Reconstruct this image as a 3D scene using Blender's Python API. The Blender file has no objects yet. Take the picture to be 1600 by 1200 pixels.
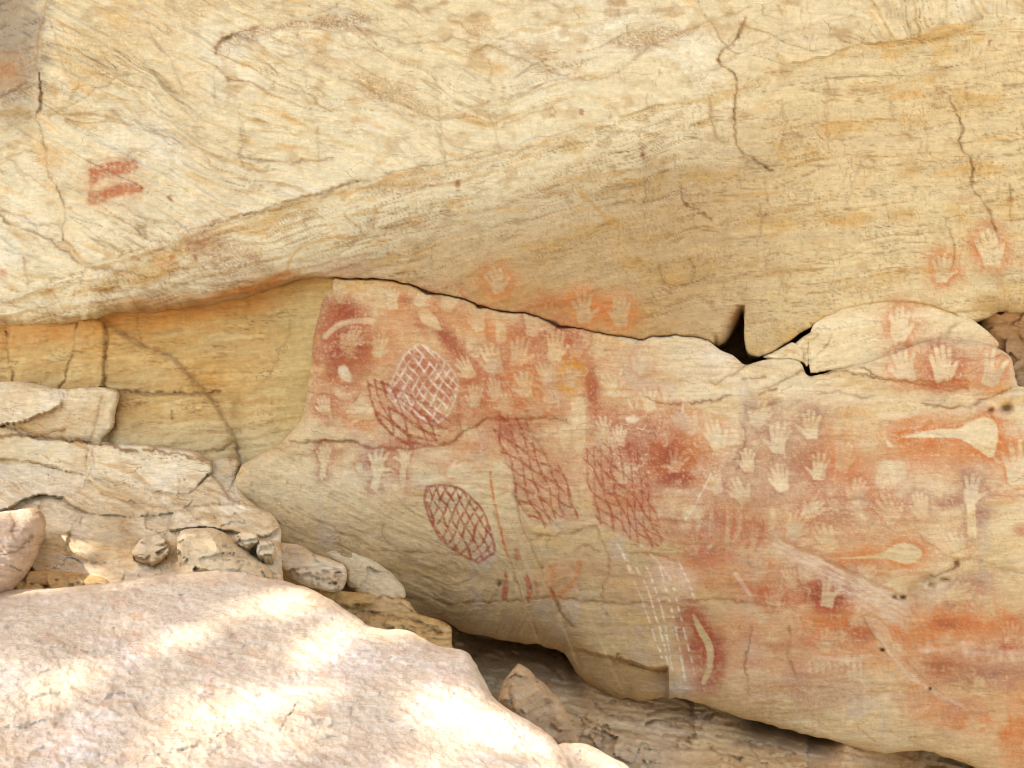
import bpy, math, random, time
import numpy as np

T0 = time.time()
SC = bpy.context.scene
COL = SC.collection
rng = np.random.default_rng(11)
random.seed(5)

# ------------------------------------------------------------------ camera, sky, sun, exposure
F = 1209.0            # focal length in photo pixels (1600 px wide frame)
ZC = 2.4              # eye height above the ground in front of the shelter
cam_d = bpy.data.cameras.new('camera')
cam_d.sensor_fit = 'HORIZONTAL'
cam_d.sensor_width = 36.0
cam_d.lens = 36.0 * F / 1600.0
cam_d.clip_start = 0.05
cam_d.clip_end = 2000
cam = bpy.data.objects.new('camera', cam_d)
cam.location = (0, 0, ZC)
cam.rotation_euler = (math.pi / 2, 0, 0)
COL.objects.link(cam)
SC.camera = cam

SUN = np.array([-0.50, -0.25, 0.82]); SUN /= np.linalg.norm(SUN)   # towards the sun
world = bpy.data.worlds.new('World'); SC.world = world; world.use_nodes = True
wn = world.node_tree
bg = wn.nodes['Background']
sky = wn.nodes.new('ShaderNodeTexSky'); sky.sky_type = 'NISHITA'; sky.sun_disc = False
sky.sun_elevation = math.asin(SUN[2])
sky.sun_rotation = math.atan2(SUN[0], SUN[1])
sky.air_density = 1.0; sky.dust_density = 1.5; sky.ozone_density = 0.6
wn.links.new(sky.outputs[0], bg.inputs[0]); bg.inputs[1].default_value = 0.15
sl = bpy.data.lights.new('sun', 'SUN'); sl.energy = 2.8; sl.angle = math.radians(0.55); sl.color = (1.0, 0.95, 0.88)
so = bpy.data.objects.new('sun', sl); COL.objects.link(so)
import mathutils
so.rotation_euler = mathutils.Vector(SUN).to_track_quat('Z', 'Y').to_euler()
so.location = (-6, -4, 10)
vs = SC.view_settings
vs.view_transform = 'Standard'; vs.look = 'None'; vs.gamma = 1.0; vs.exposure = 1.68; vs.use_curve_mapping = False
SC.cycles.max_bounces = 5; SC.cycles.diffuse_bounces = 4; SC.cycles.use_adaptive_sampling = True; SC.cycles.adaptive_threshold = 0.02
SC.cycles.use_denoising = True
SC.cycles.filter_width = 1.1

# ------------------------------------------------------------------ numeric helpers
def lin(r, g, b):
    c = np.array([r, g, b], dtype=np.float64) / 255.0
    return np.where(c <= 0.04045, c / 12.92, ((c + 0.055) / 1.055) ** 2.4)

_perm = rng.permutation(4096)
_ang = rng.random(4096) * 2 * math.pi
_gx, _gy = np.cos(_ang).astype(np.float32), np.sin(_ang).astype(np.float32)
def perlin(x, y, seed=0):
    x = np.asarray(x, np.float32); y = np.asarray(y, np.float32)
    xi = np.floor(x).astype(np.int64); yi = np.floor(y).astype(np.int64)
    fx = x - xi; fy = y - yi
    def g(ix, iy, dx, dy):
        h = _perm[(_perm[(ix + seed * 131) & 4095] + iy) & 4095]
        return _gx[h] * dx + _gy[h] * dy
    u = fx * fx * fx * (fx * (fx * 6 - 15) + 10); v = fy * fy * fy * (fy * (fy * 6 - 15) + 10)
    a = g(xi, yi, fx, fy); b = g(xi + 1, yi, fx - 1, fy)
    c = g(xi, yi + 1, fx, fy - 1); d = g(xi + 1, yi + 1, fx - 1, fy - 1)
    return ((a + u * (b - a)) * (1 - v) + (c + u * (d - c)) * v) * 1.5
def fbm(x, y, octv=4, seed=0, gain=0.5):
    s = 0; a = 1.0; n = 0
    for i in range(octv):
        s = s + a * perlin(x * (2 ** i) + i * 17.3, y * (2 ** i) - i * 9.1, seed + i); n += a; a *= gain
    return s / n * 1.3
def sstep(a, b, x):
    t = np.clip((x - a) / (b - a), 0, 1); return t * t * (3 - 2 * t)
def facets(x, y, seed=0, tilt=1.0):
    """broken-rock facets: every jittered cell is a small tilted plane; returns (height, edge distance)"""
    xi = np.floor(x).astype(np.int64); yi = np.floor(y).astype(np.int64)
    best = np.full(x.shape, 9.0, np.float32); sec = best.copy(); h = np.zeros(x.shape, np.float32)
    for dx in (-1, 0, 1):
        for dy in (-1, 0, 1):
            k = _perm[(_perm[(xi + dx + seed * 57) & 4095] + yi + dy) & 4095]
            px = xi + dx + 0.5 + 0.42 * _gx[k]; py = yi + dy + 0.5 + 0.42 * _gy[k]
            ddx = x - px; ddy = y - py; d = ddx * ddx + ddy * ddy
            k2 = _perm[(k + 77) & 4095]
            hh = tilt * (_gx[k2] * ddx + _gy[k2] * ddy) + _gx[(k2 * 3) & 4095] * 0.35
            nb = d < best
            sec = np.where(nb, best, np.minimum(sec, d)); h = np.where(nb, hh, h); best = np.where(nb, d, best)
    return h, np.sqrt(sec) - np.sqrt(best)
def seg_dist(X, Y, pts, closed=False):
    d = np.full(X.shape, 1e9, np.float32)
    n = len(pts)
    for i in range(n if closed else n - 1):
        ax, ay = pts[i]; bx, by = pts[(i + 1) % n]
        vx, vy = bx - ax, by - ay; L = vx * vx + vy * vy + 1e-9
        t = np.clip(((X - ax) * vx + (Y - ay) * vy) / L, 0, 1)
        q = (X - ax - t * vx) ** 2 + (Y - ay - t * vy) ** 2
        np.minimum(d, q, out=d)
    return np.sqrt(d)
def inside(X, Y, pts):
    r = np.zeros(X.shape, bool); n = len(pts)
    for i in range(n):
        ax, ay = pts[i]; bx, by = pts[(i + 1) % n]
        if ay == by: continue
        c = ((ay > Y) != (by > Y)) & (X < (bx - ax) * (Y - ay) / (by - ay) + ax)
        r ^= c
    return r
def sdf(X, Y, pts):
    """signed distance to a polygon, positive inside"""
    d = seg_dist(X, Y, pts, True)
    return np.where(inside(X, Y, pts), d, -d)
def curve(pts, step=8.0):
    """Catmull-Rom through pts"""
    P = [np.array(p, float) for p in pts]; out = []
    for i in range(len(P) - 1):
        p0 = P[max(i - 1, 0)]; p1 = P[i]; p2 = P[i + 1]; p3 = P[min(i + 2, len(P) - 1)]
        n = max(2, int(np.linalg.norm(p2 - p1) / step))
        for k in range(n):
            t = k / n
            out.append(tuple(0.5 * (2 * p1 + (p2 - p0) * t + (2 * p0 - 5 * p1 + 4 * p2 - p3) * t * t + (3 * p1 - p0 - 3 * p2 + p3) * t ** 3)))
    out.append(tuple(P[-1])); return out
def jag(pts, amp=3.0, step=7.0, seed=0):
    """roughen a polyline"""
    c = curve(pts, step); a = np.array(c)
    n1 = fbm(a[:, 0] / 23.0, a[:, 1] / 23.0, 3, seed + 40); n2 = fbm(a[:, 0] / 23.0 + 50, a[:, 1] / 23.0, 3, seed + 41)
    a[1:-1, 0] += amp * n1[1:-1]; a[1:-1, 1] += amp * n2[1:-1]
    return [tuple(p) for p in a]
def ring(pts, amp=2.0, step=7.0, seed=0):
    r = jag(list(pts) + [pts[0]], amp, step, seed); return r[:-1]
def interp(pts, x):
    p = sorted(pts); return np.interp(x, [q[0] for q in p], [q[1] for q in p])
def mix(a, b, t): return a + (b - a) * t[..., None]

# ------------------------------------------------------------------ materials
def rock_material(name, bump=1.0, grain=1.0, streak=1.0, rough=0.93):
    m = bpy.data.materials.new(name); m.use_nodes = True
    nt = m.node_tree; N = nt.nodes; L = nt.links
    b = N['Principled BSDF']; b.inputs['Roughness'].default_value = rough
    b.inputs['Specular IOR Level'].default_value = 0.18
    at = N.new('ShaderNodeAttribute'); at.attribute_name = 'rock_color'
    tc = N.new('ShaderNodeTexCoord')
    def noise(scale, detail, rough_, vec=None, dist=0.0):
        n = N.new('ShaderNodeTexNoise'); n.inputs['Scale'].default_value = scale; n.inputs['Detail'].default_value = detail
        n.inputs['Roughness'].default_value = rough_; n.inputs['Distortion'].default_value = dist
        L.new(vec or tc.outputs['Object'], n.inputs['Vector']); return n
    mp = N.new('ShaderNodeMapping'); mp.inputs['Rotation'].default_value = (0, math.radians(-9), 0)
    mp.inputs['Scale'].default_value = (1.0, 1.0, 5.5); L.new(tc.outputs['Object'], mp.inputs['Vector'])
    n1 = noise(150, 3, 0.65)                       # sand grain
    n2 = noise(14, 5, 0.62, mp.outputs[0], 0.6)    # bedding laminae
    n3 = noise(38, 3, 0.6)
    def ramp(src, lo, hi, a, c):
        r = N.new('ShaderNodeMapRange'); r.inputs['From Min'].default_value = lo; r.inputs['From Max'].default_value = hi
        r.inputs['To Min'].default_value = a; r.inputs['To Max'].default_value = c; L.new(src, r.inputs['Value']); return r.outputs[0]
    nm = noise(3.2, 3, 0.55)
    ga = ramp(nm.outputs[0], 0.38, 0.64, 0.10 * grain, 0.42 * grain)
    gc = N.new('ShaderNodeMath'); gc.operation = 'SUBTRACT'; L.new(n1.outputs[0], gc.inputs[0]); gc.inputs[1].default_value = 0.5
    gm = N.new('ShaderNodeMath'); gm.operation = 'MULTIPLY_ADD'; L.new(gc.outputs[0], gm.inputs[0]); L.new(ga, gm.inputs[1]); gm.inputs[2].default_value = 1.0
    g = gm.outputs[0]
    s = ramp(n2.outputs[0], 0.32, 0.68, 1 - 0.13 * streak, 1 + 0.11 * streak)
    t = ramp(n3.outputs[0], 0.3, 0.7, 1 - 0.09 * grain, 1 + 0.08 * grain)
    def mul(a, c):
        x = N.new('ShaderNodeMath'); x.operation = 'MULTIPLY'; L.new(a, x.inputs[0]); L.new(c, x.inputs[1]); return x.outputs[0]
    k = mul(mul(g, s), t)
    vm = N.new('ShaderNodeVectorMath'); vm.operation = 'SCALE'; L.new(at.outputs['Color'], vm.inputs[0]); L.new(k, vm.inputs['Scale'])
    # dark sand grains and iron specks
    vo = N.new('ShaderNodeTexVoronoi'); vo.inputs['Scale'].default_value = 95; L.new(tc.outputs['Object'], vo.inputs['Vector'])
    sp = ramp(vo.outputs['Distance'], 0.06, 0.2, 1.0, 0.0)
    ms = noise(9, 3, 0.6); msk = ramp(ms.outputs[0], 0.52, 0.66, 0.0, 0.55 * grain)
    mx = N.new('ShaderNodeMix'); mx.data_type = 'RGBA'
    L.new(mul(sp, msk), mx.inputs['Factor']); L.new(vm.outputs[0], mx.inputs['A'])
    mx.inputs['B'].default_value = (0.19, 0.115, 0.055, 1)
    wv = noise(6, 3, 0.6); wa = N.new('ShaderNodeVectorMath'); wa.operation = 'MULTIPLY_ADD'; L.new(wv.outputs['Color'], wa.inputs[0]); wa.inputs[1].default_value = (.3, .3, .14); L.new(mp.outputs[0], wa.inputs[2])
    ve = N.new('ShaderNodeTexVoronoi'); ve.feature = 'DISTANCE_TO_EDGE'; ve.inputs['Scale'].default_value = 2.6; L.new(wa.outputs[0], ve.inputs['Vector'])
    hl = mul(ramp(ve.outputs['Distance'], 0.004, 0.014, 1.0, 0.0), ramp(ms.outputs[0], 0.46, 0.6, 0.0, 0.6 * streak))
    mh = N.new('ShaderNodeMix'); mh.data_type = 'RGBA'; L.new(hl, mh.inputs['Factor']); L.new(mx.outputs['Result'], mh.inputs['A']); mh.inputs['B'].default_value = (0.24, 0.14, 0.06, 1)
    L.new(mh.outputs['Result'], b.inputs['Base Color'])
    # fine relief
    add = N.new('ShaderNodeMath'); add.operation = 'ADD'
    L.new(mul(n1.outputs[0], ramp(nm.outputs[0], 0.38, 0.64, 0.12, 0.42)), add.inputs[0]); L.new(n2.outputs[0], add.inputs[1])
    add2 = N.new('ShaderNodeMath'); add2.operation = 'ADD'; L.new(add.outputs[0], add2.inputs[0]); L.new(n3.outputs[0], add2.inputs[1])
    bp = N.new('ShaderNodeBump'); bp.inputs['Strength'].default_value = min(1.0, 0.75 * bump); bp.inputs['Distance'].default_value = 0.008 * bump
    L.new(add2.outputs[0], bp.inputs['Height']); L.new(bp.outputs[0], b.inputs['Normal'])
    return m
M_WALL = rock_material('sandstone_wall', 0.9, 1.0, 0.7)
M_BOULDER = rock_material('sandstone_boulder', 1.2, 1.2, 0.05)
M_LEDGE = rock_material('sandstone_ledge', 1.0, 0.7, 1.1)

def simple_material(name, col, rough=0.9, scale=6.0, var=0.35):
    m = bpy.data.materials.new(name); m.use_nodes = True
    nt = m.node_tree; N = nt.nodes; L = nt.links; b = N['Principled BSDF']; b.inputs['Roughness'].default_value = rough
    b.inputs['Specular IOR Level'].default_value = 0.2
    tc = N.new('ShaderNodeTexCoord'); n = N.new('ShaderNodeTexNoise'); n.inputs['Scale'].default_value = scale; n.inputs['Detail'].default_value = 8
    L.new(tc.outputs['Object'], n.inputs['Vector'])
    r = N.new('ShaderNodeValToRGB'); r.color_ramp.elements[0].position = 0.3; r.color_ramp.elements[1].position = 0.7
    r.color_ramp.elements[0].color = tuple(np.array(col) * (1 - var)) + (1,); r.color_ramp.elements[1].color = tuple(np.minimum(np.array(col) * (1 + var), 0.9)) + (1,)
    L.new(n.outputs[0], r.inputs[0]); L.new(r.outputs[0], b.inputs['Base Color'])
    bp = N.new('ShaderNodeBump'); bp.inputs['Distance'].default_value = 0.02; L.new(n.outputs[0], bp.inputs['Height']); L.new(bp.outputs[0], b.inputs['Normal'])
    return m

# ------------------------------------------------------------------ mesh builders
def link_mesh(name, co, quads, color, mat, parent=None, normals=None, tris=None):
    me = bpy.data.meshes.new(name)
    nv = len(co); nq = len(quads)
    me.vertices.add(nv); me.vertices.foreach_set('co', np.asarray(co, np.float32).ravel())
    me.loops.add(nq * 4); me.loops.foreach_set('vertex_index', np.asarray(quads, np.int32).ravel())
    me.polygons.add(nq); me.polygons.foreach_set('loop_start', np.arange(nq, dtype=np.int32) * 4)
    me.update(calc_edges=True)
    a = me.attributes.new('rock_color', 'FLOAT_COLOR', 'POINT')
    rgba = np.ones((nv, 4), np.float32); rgba[:, :3] = color; a.data.foreach_set('color', rgba.ravel())
    if normals is not None:
        n = me.attributes.new('custom_normal', 'FLOAT_VECTOR', 'POINT')
        n.data.foreach_set('vector', np.asarray(normals, np.float32).ravel())
    me.polygons.foreach_set('use_smooth', np.ones(nq, bool))
    me.materials.append(mat); me.update()
    o = bpy.data.objects.new(name, me); COL.objects.link(o)
    if parent is not None: o.parent = parent
    return o

def world_pts(X, Y, D):
    return np.stack([(X - 800.0) / F * D, D, ZC + (600.0 - Y) / F * D], -1)

def patch(poly, step, depth_fn, color_fn, skirts, pad=0):
    """A rock surface bounded by an outline traced at its real distance, with its sides carried back into the cliff.
    skirts: list of (back, down, shrink) in metres for successive rings of the side wall."""
    P = np.array(poly); x0, y0 = P.min(0) - 2 * step; x1, y1 = P.max(0) + 2 * step
    xs = np.arange(x0, x1 + step, step); ys = np.arange(y0, y1 + step, step)
    X, Y = np.meshgrid(xs, ys)
    c = 3
    if X.size > 40000:       # signed distance near the outline only, coarse elsewhere
        cs = step * 6; cx = np.arange(x0 - cs, x1 + 2 * cs, cs); cy = np.arange(y0 - cs, y1 + 2 * cs, cs)
        CX, CY = np.meshgrid(cx, cy); cd = sdf(CX, CY, poly)
        gx = (X - cx[0]) / cs; gy = (Y - cy[0]) / cs; ix = gx.astype(int); iy = gy.astype(int); fx = gx - ix; fy = gy - iy
        D = (cd[iy, ix] * (1 - fx) + cd[iy, ix + 1] * fx) * (1 - fy) + (cd[iy + 1, ix] * (1 - fx) + cd[iy + 1, ix + 1] * fx) * fy
        near = np.abs(D) < cs * 1.6 + 6
        D[near] = sdf(X[near], Y[near], poly)
    else:
        D = sdf(X, Y, poly)
    # pull the outermost vertices onto the outline
    gy_, gx_ = np.gradient(D, step); gl = np.sqrt(gx_ ** 2 + gy_ ** 2) + 1e-6; gl = np.maximum(gl, 0.5)
    edge = (D < 0.55 * step) & (D > -2.2 * step)
    Xe = np.where(edge, X - D * gx_ / gl, X); Ye = np.where(edge, Y - D * gy_ / gl, Y)
    keepv = D > -1.05 * step
    Dd = np.maximum(D, 0)
    dep = depth_fn(Xe, Ye, Dd)
    col = color_fn(Xe, Ye, Dd)
    kq = keepv[:-1, :-1] & keepv[1:, :-1] & keepv[:-1, 1:] & keepv[1:, 1:]
    idx = np.arange(X.size).reshape(X.shape)
    q = np.stack([idx[:-1, :-1], idx[1:, :-1], idx[1:, 1:], idx[:-1, 1:]], -1)[kq]
    co = world_pts(Xe, Ye, dep).reshape(-1, 3); colr = col.reshape(-1, 3)
    used = np.zeros(X.size, bool); used[q.ravel()] = True
    remap = np.cumsum(used) - 1
    q = remap[q]; co = co[used]; colr = colr[used]
    fx = Xe.ravel()[used]; fy = Ye.ravel()[used]
    # side wall: extrude the border edges
    if skirts:
        nv = len(co)
        e = np.concatenate([q[:, [0, 1]], q[:, [1, 2]], q[:, [2, 3]], q[:, [3, 0]]])
        key = np.minimum(e[:, 0], e[:, 1]).astype(np.int64) * nv + np.maximum(e[:, 0], e[:, 1])
        _, inv, cnt = np.unique(key, return_inverse=True, return_counts=True)
        be = e[cnt[inv] == 1]
        bv = np.unique(be); loc = np.full(nv, -1); loc[bv] = np.arange(len(bv))
        cen = co[bv].mean(0)
        prev = bv; base = co[bv]
        newco = [co]; newcol = [colr]; newq = [q]; off = nv
        for (back, down, shrink) in skirts:
            p = base.copy(); k_ = (1 + back / p[:, 1])[:, None]; p = np.array([0, 0, ZC]) + (p - np.array([0, 0, ZC])) * k_; p[:, 0] += (cen[0] - p[:, 0]) * shrink; p[:, 2] -= down
            p[:, 1] += 0.02 * np.abs(fbm(base[:, 0] * 9, base[:, 2] * 9, 3, 91))
            newco.append(p); newcol.append(colr[bv] * 0.93)
            cur = np.arange(len(bv)) + off; off += len(bv)
            newq.append(np.stack([be[:, 1] if prev is bv else prev[loc[be[:, 1]]], be[:, 0] if prev is bv else prev[loc[be[:, 0]]], cur[loc[be[:, 0]]], cur[loc[be[:, 1]]]], -1))
            prev = cur
        co = np.concatenate(newco); colr = np.concatenate(newcol); q = np.concatenate(newq)
        fx = np.concatenate([fx] + [fx[bv]] * len(skirts)); fy = np.concatenate([fy] + [fy[bv]] * len(skirts))
        nface = len(newq[0])
    else:
        nface = len(q)
    return dict(co=co, q=q, col=colr, px=fx, py=fy, nface=nface)

def vert_normals(co, q):
    d1 = co[q[:, 2]] - co[q[:, 0]]; d2 = co[q[:, 3]] - co[q[:, 1]]
    n = np.cross(d1, d2); vn = np.zeros_like(co)
    for k in range(4):
        for a in range(3): vn[:, a] += np.bincount(q[:, k], n[:, a], len(co))
    return vn / (np.linalg.norm(vn, axis=1, keepdims=True) + 1e-12)

def tag(o, label=None, cat=None, group=None, kind=None):
    if label: o['label'] = label
    if cat: o['category'] = cat
    if group: o['group'] = group
    if kind or cat: o['kind'] = kind or 'thing'
    return o

# ------------------------------------------------------------------ ochre pigment on the rock (hand stencils, nets, tools), in photo-pixel units on the wall
CX0, CY0, CW, CH = -60, 200, 1760, 1060
gX, gY = np.meshgrid(np.arange(CX0, CX0 + CW, dtype=np.float32), np.arange(CY0, CY0 + CH, dtype=np.float32))
PA = np.zeros((CH, CW), np.float32); PC = np.zeros((CH, CW, 3), np.float32)
ID = np.zeros((CH, CW), np.int16)
MOTIF = [None]
NZ1 = fbm(gX / 34, gY / 34, 4, 3); NZ2 = fbm(gX / 7, gY / 7, 3, 8); NZ3 = fbm(gX / 90, gY / 70, 3, 15)
RED, ORANGE, DEEP, PURPLE, YELLOW, WHITE, PINK = (lin(*c) for c in ((166, 86, 52), (190, 112, 56), (146, 66, 42), (150, 102, 78), (200, 136, 40), (232, 218, 188), (188, 130, 86)))
PIG = dict(r=RED, o=ORANGE, d=DEEP, p=PURPLE, y=YELLOW, w=WHITE, k=PINK)

def win(x0, y0, x1, y1):
    a = slice(max(int(y0) - CY0, 0), max(min(int(y1) - CY0, CH), 0)); b = slice(max(int(x0) - CX0, 0), max(min(int(x1) - CX0, CW), 0))
    return a, b
def spray(w, m, col, a):
    m = np.clip(m * a * (1.0 if col == 'w' else 1.32), 0, 0.97).astype(np.float32); A = PA[w]
    An = 1 - (1 - A) * (1 - m); t = m / np.maximum(An, 1e-4)
    PC[w] = PC[w] + (PIG[col].astype(np.float32) - PC[w]) * t[..., None]; PA[w] = An
def erase(w, m): PA[w] *= (1 - np.clip(m, 0, 1))
def motif(w, m, name, label=None):
    MOTIF.append((name, label)); s = ID[w]; s[m] = len(MOTIF) - 1

def wash(cx, cy, rx, ry, ang=0, col='r', a=0.6, rough=0.9):
    R = max(rx, ry) * 1.7
    w = win(cx - R, cy - R, cx + R, cy + R); X = gX[w] - cx; Y = gY[w] - cy; c, s = math.cos(math.radians(ang)), math.sin(math.radians(ang))
    u = (X * c + Y * s) / rx; v = (-X * s + Y * c) / ry
    d = np.sqrt(u * u + v * v) + rough * 0.55 * NZ1[w] + 0.2 * NZ2[w] + 0.35 * NZ3[w]
    spray(w, sstep(1.25, 0.35, d) * np.clip(0.7 + 0.7 * NZ3[w] + 0.65 * NZ1[w], 0.08, 1.2), col, a)

def stroke(pts, wd, col='r', a=0.8, rough=0.5, taper=False, name=None, label=None, soft=1.2, dash=0):
    c = curve(pts, 6); P = np.array(c); w = win(P[:, 0].min() - 14, P[:, 1].min() - 14, P[:, 0].max() + 14, P[:, 1].max() + 14)
    d = seg_dist(gX[w] + 1.6 * NZ1[w], gY[w] + 1.6 * NZ2[w], c)
    hw = wd / 2 * (1 + rough * 0.7 * NZ1[w])
    m = sstep(hw + soft, hw - soft, d) * np.clip(0.85 + 0.5 * NZ2[w] + 0.35 * NZ1[w], 0.15, 1)
    if dash: m = m * sstep(-0.25, 0.15, perlin(gY[w] / dash, gX[w] / (dash * 6), 21) + 0.12)
    spray(w, m, col, a)
    if name: motif(w, d < wd / 2 + 3, name, label)

def hand_dist(X, Y, cx, cy, u, ang, mir, spread, fingers, arm):
    a = math.radians(ang); dx = (X - cx) / u; dy = (cy - Y) / u
    ly = dx * math.sin(a) + dy * math.cos(a); lx = dx * math.cos(a) - dy * math.sin(a)
    if mir: lx = -lx
    qx = np.abs(lx) - 0.30 - 0.05 * ly; qy = np.abs(ly + 0.02) - 0.34
    d = np.sqrt(np.maximum(qx, 0) ** 2 + np.maximum(qy, 0) ** 2) + np.minimum(np.maximum(qx, qy), 0) - 0.16
    def cap(bx, by, an, L, r0, r1):
        a2 = math.radians(an); vx, vy = math.sin(a2) * L, math.cos(a2) * L
        t = np.clip(((lx - bx) * vx + (ly - by) * vy) / (L * L), 0, 1)
        return np.sqrt((lx - bx - t * vx) ** 2 + (ly - by - t * vy) ** 2) - (r0 + (r1 - r0) * t)
    spec = {'i': (-0.34, 0.36, -13, 0.80), 'm': (-0.11, 0.42, -3, 0.93), 'r': (0.13, 0.40, 7, 0.85), 'p': (0.36, 0.30, 20, 0.66)}
    for k, (bx, by, an, L) in spec.items():
        if k in fingers: d = np.minimum(d, cap(bx, by, an * spread, L * 1.12, 0.13, 0.09))
    if 't' in fingers: d = np.minimum(d, cap(-0.36, -0.16, -46 * spread, 0.78, 0.16, 0.09))
    if arm: d = np.minimum(d, cap(0, -0.3, 180, arm, 0.27, 0.30))
    return d * u

def hand(cx, cy, u, ang=0, mir=0, halo='r', a=0.7, hr=18, pale=0.85, label=None, sp=1.0, fingers='imrpt', arm=0, bias=(0, 0), fill=None):
    R = u * 2.3 + hr + arm * u; w = win(cx - R, cy - R, cx + R, cy + R); X = gX[w] + 2.4 * NZ1[w]; Y = gY[w] + 1.9 * NZ2[w]
    d = hand_dist(X, Y, cx, cy, u, ang, mir, sp, fingers, arm)
    dir_ = 1 + bias[0] * (X - cx) / (2 * u) + bias[1] * (Y - cy) / (2 * u)
    hal = np.exp(-np.maximum(d, 0) / (hr * 0.62)) * sstep(hr * 2.4, hr * 0.9, d) * np.clip(0.78 + 0.75 * NZ1[w] + 0.25 * NZ2[w], 0.05, 1.2) * np.clip(dir_, 0, 1.4)
    spray(w, hal * sstep(-0.5, 1.5, d), halo, a)
    erase(w, sstep(2.6, -2.0, d) * pale * np.clip(0.92 + 0.45 * NZ2[w] + 0.5 * NZ1[w], 0.15, 1))
    if fill: spray(w, sstep(1.4, -1.2, d) * np.clip(0.8 + 0.4 * NZ2[w], 0, 1), fill[0], fill[1])
    motif(w, d < 5, 'hand_stencil', label)

def shape_stencil(pts, halo='o', a=0.75, hr=16, pale=0.95, name='tool_stencil', label=None, fill=None):
    c = curve(list(pts) + [pts[0]], 5)[:-1]; P = np.array(c); R = hr * 2.2
    w = win(P[:, 0].min() - R, P[:, 1].min() - R, P[:, 0].max() + R, P[:, 1].max() + R)
    d = -sdf(gX[w] + 1.0 * NZ1[w], gY[w] + 0.8 * NZ2[w], c)
    hal = np.exp(-np.maximum(d, 0) / (hr * 0.7)) * sstep(hr * 2.2, hr * 0.8, d) * np.clip(0.8 + 0.7 * NZ1[w] + 0.25 * NZ2[w], 0.05, 1.2)
    spray(w, hal * sstep(-0.3, 1.3, d), halo, a); erase(w, sstep(1.2, -0.8, d) * pale)
    if fill: spray(w, sstep(1.2, -0.8, d), fill[0], fill[1])
    motif(w, d < 5, name, label)

def pale_shape(pts, pale=0.85, name=None, label=None, fill=None):
    c = curve(list(pts) + [pts[0]], 5)[:-1]; P = np.array(c)
    w = win(P[:, 0].min() - 8, P[:, 1].min() - 8, P[:, 0].max() + 8, P[:, 1].max() + 8)
    d = -sdf(gX[w] + 1.8 * NZ1[w], gY[w] + 1.4 * NZ2[w], c); m = sstep(2.0, -2.0, d)
    erase(w, m * pale)
    if fill: spray(w, m * np.clip(0.75 + 0.5 * NZ2[w], 0, 1), fill[0], fill[1])
    if name: motif(w, d < 3, name, label)

def net(poly, fams, col, wd, a, label, border=True, wob=2.0, seed=0, fillc=None, bow=0.0):
    c = curve(list(poly) + [poly[0]], 6)[:-1]; P = np.array(c)
    w = win(P[:, 0].min() - 6, P[:, 1].min() - 6, P[:, 0].max() + 6, P[:, 1].max() + 6)
    X, Y = gX[w], gY[w]; s = sdf(X, Y, c); cx, cy = P.mean(0)
    m = np.zeros(X.shape, np.float32)
    wx = 1.7 * wob * fbm(X / 62, Y / 62, 2, seed + 60); wy = 1.7 * wob * fbm(X / 62 + 9, Y / 62, 2, seed + 61)
    for (ang, gap, off) in fams:
        an = math.radians(ang); nx, ny = -math.sin(an), math.cos(an); tx, ty = math.cos(an), math.sin(an)
        al = (X - cx) * tx + (Y - cy) * ty
        u = (X - cx + wx) * nx + (Y - cy + wy) * ny + off + bow * al * al / 100.0
        k = np.round(u / gap); dd = np.abs(u - k * gap)
        wv = wd * (0.85 + 0.45 * perlin(al / 13, k * 3.7, seed + 5))
        ln = sstep(wv / 2 + 0.9, wv / 2 - 0.9, dd) * np.clip((0.9 if col != 'w' else .62) + (.6 if col != 'w' else 1.1) * perlin(al / 16, k * 5.1, seed + 7) + (.1 if col != 'w' else .5) * NZ2[w], 0.15, 1)
        m = np.maximum(m, ln)
    m = m * sstep(-1.5, 1.0, s + 2.5 * NZ1[w])
    if border: m = np.maximum(m, sstep(wd / 2 + 1, wd / 2 - 1, np.abs(s - 1.5 + 1.5 * NZ1[w])) * 0.85)
    if fillc: spray(w, sstep(-4, 6, s) * np.clip(0.7 + 0.7 * NZ1[w], 0, 1), fillc[0], fillc[1])
    spray(w, m * np.clip(0.92 + 0.35 * NZ2[w], 0, 1), col, a)
    motif(w, s > -2, 'painted_net', label)

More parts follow.
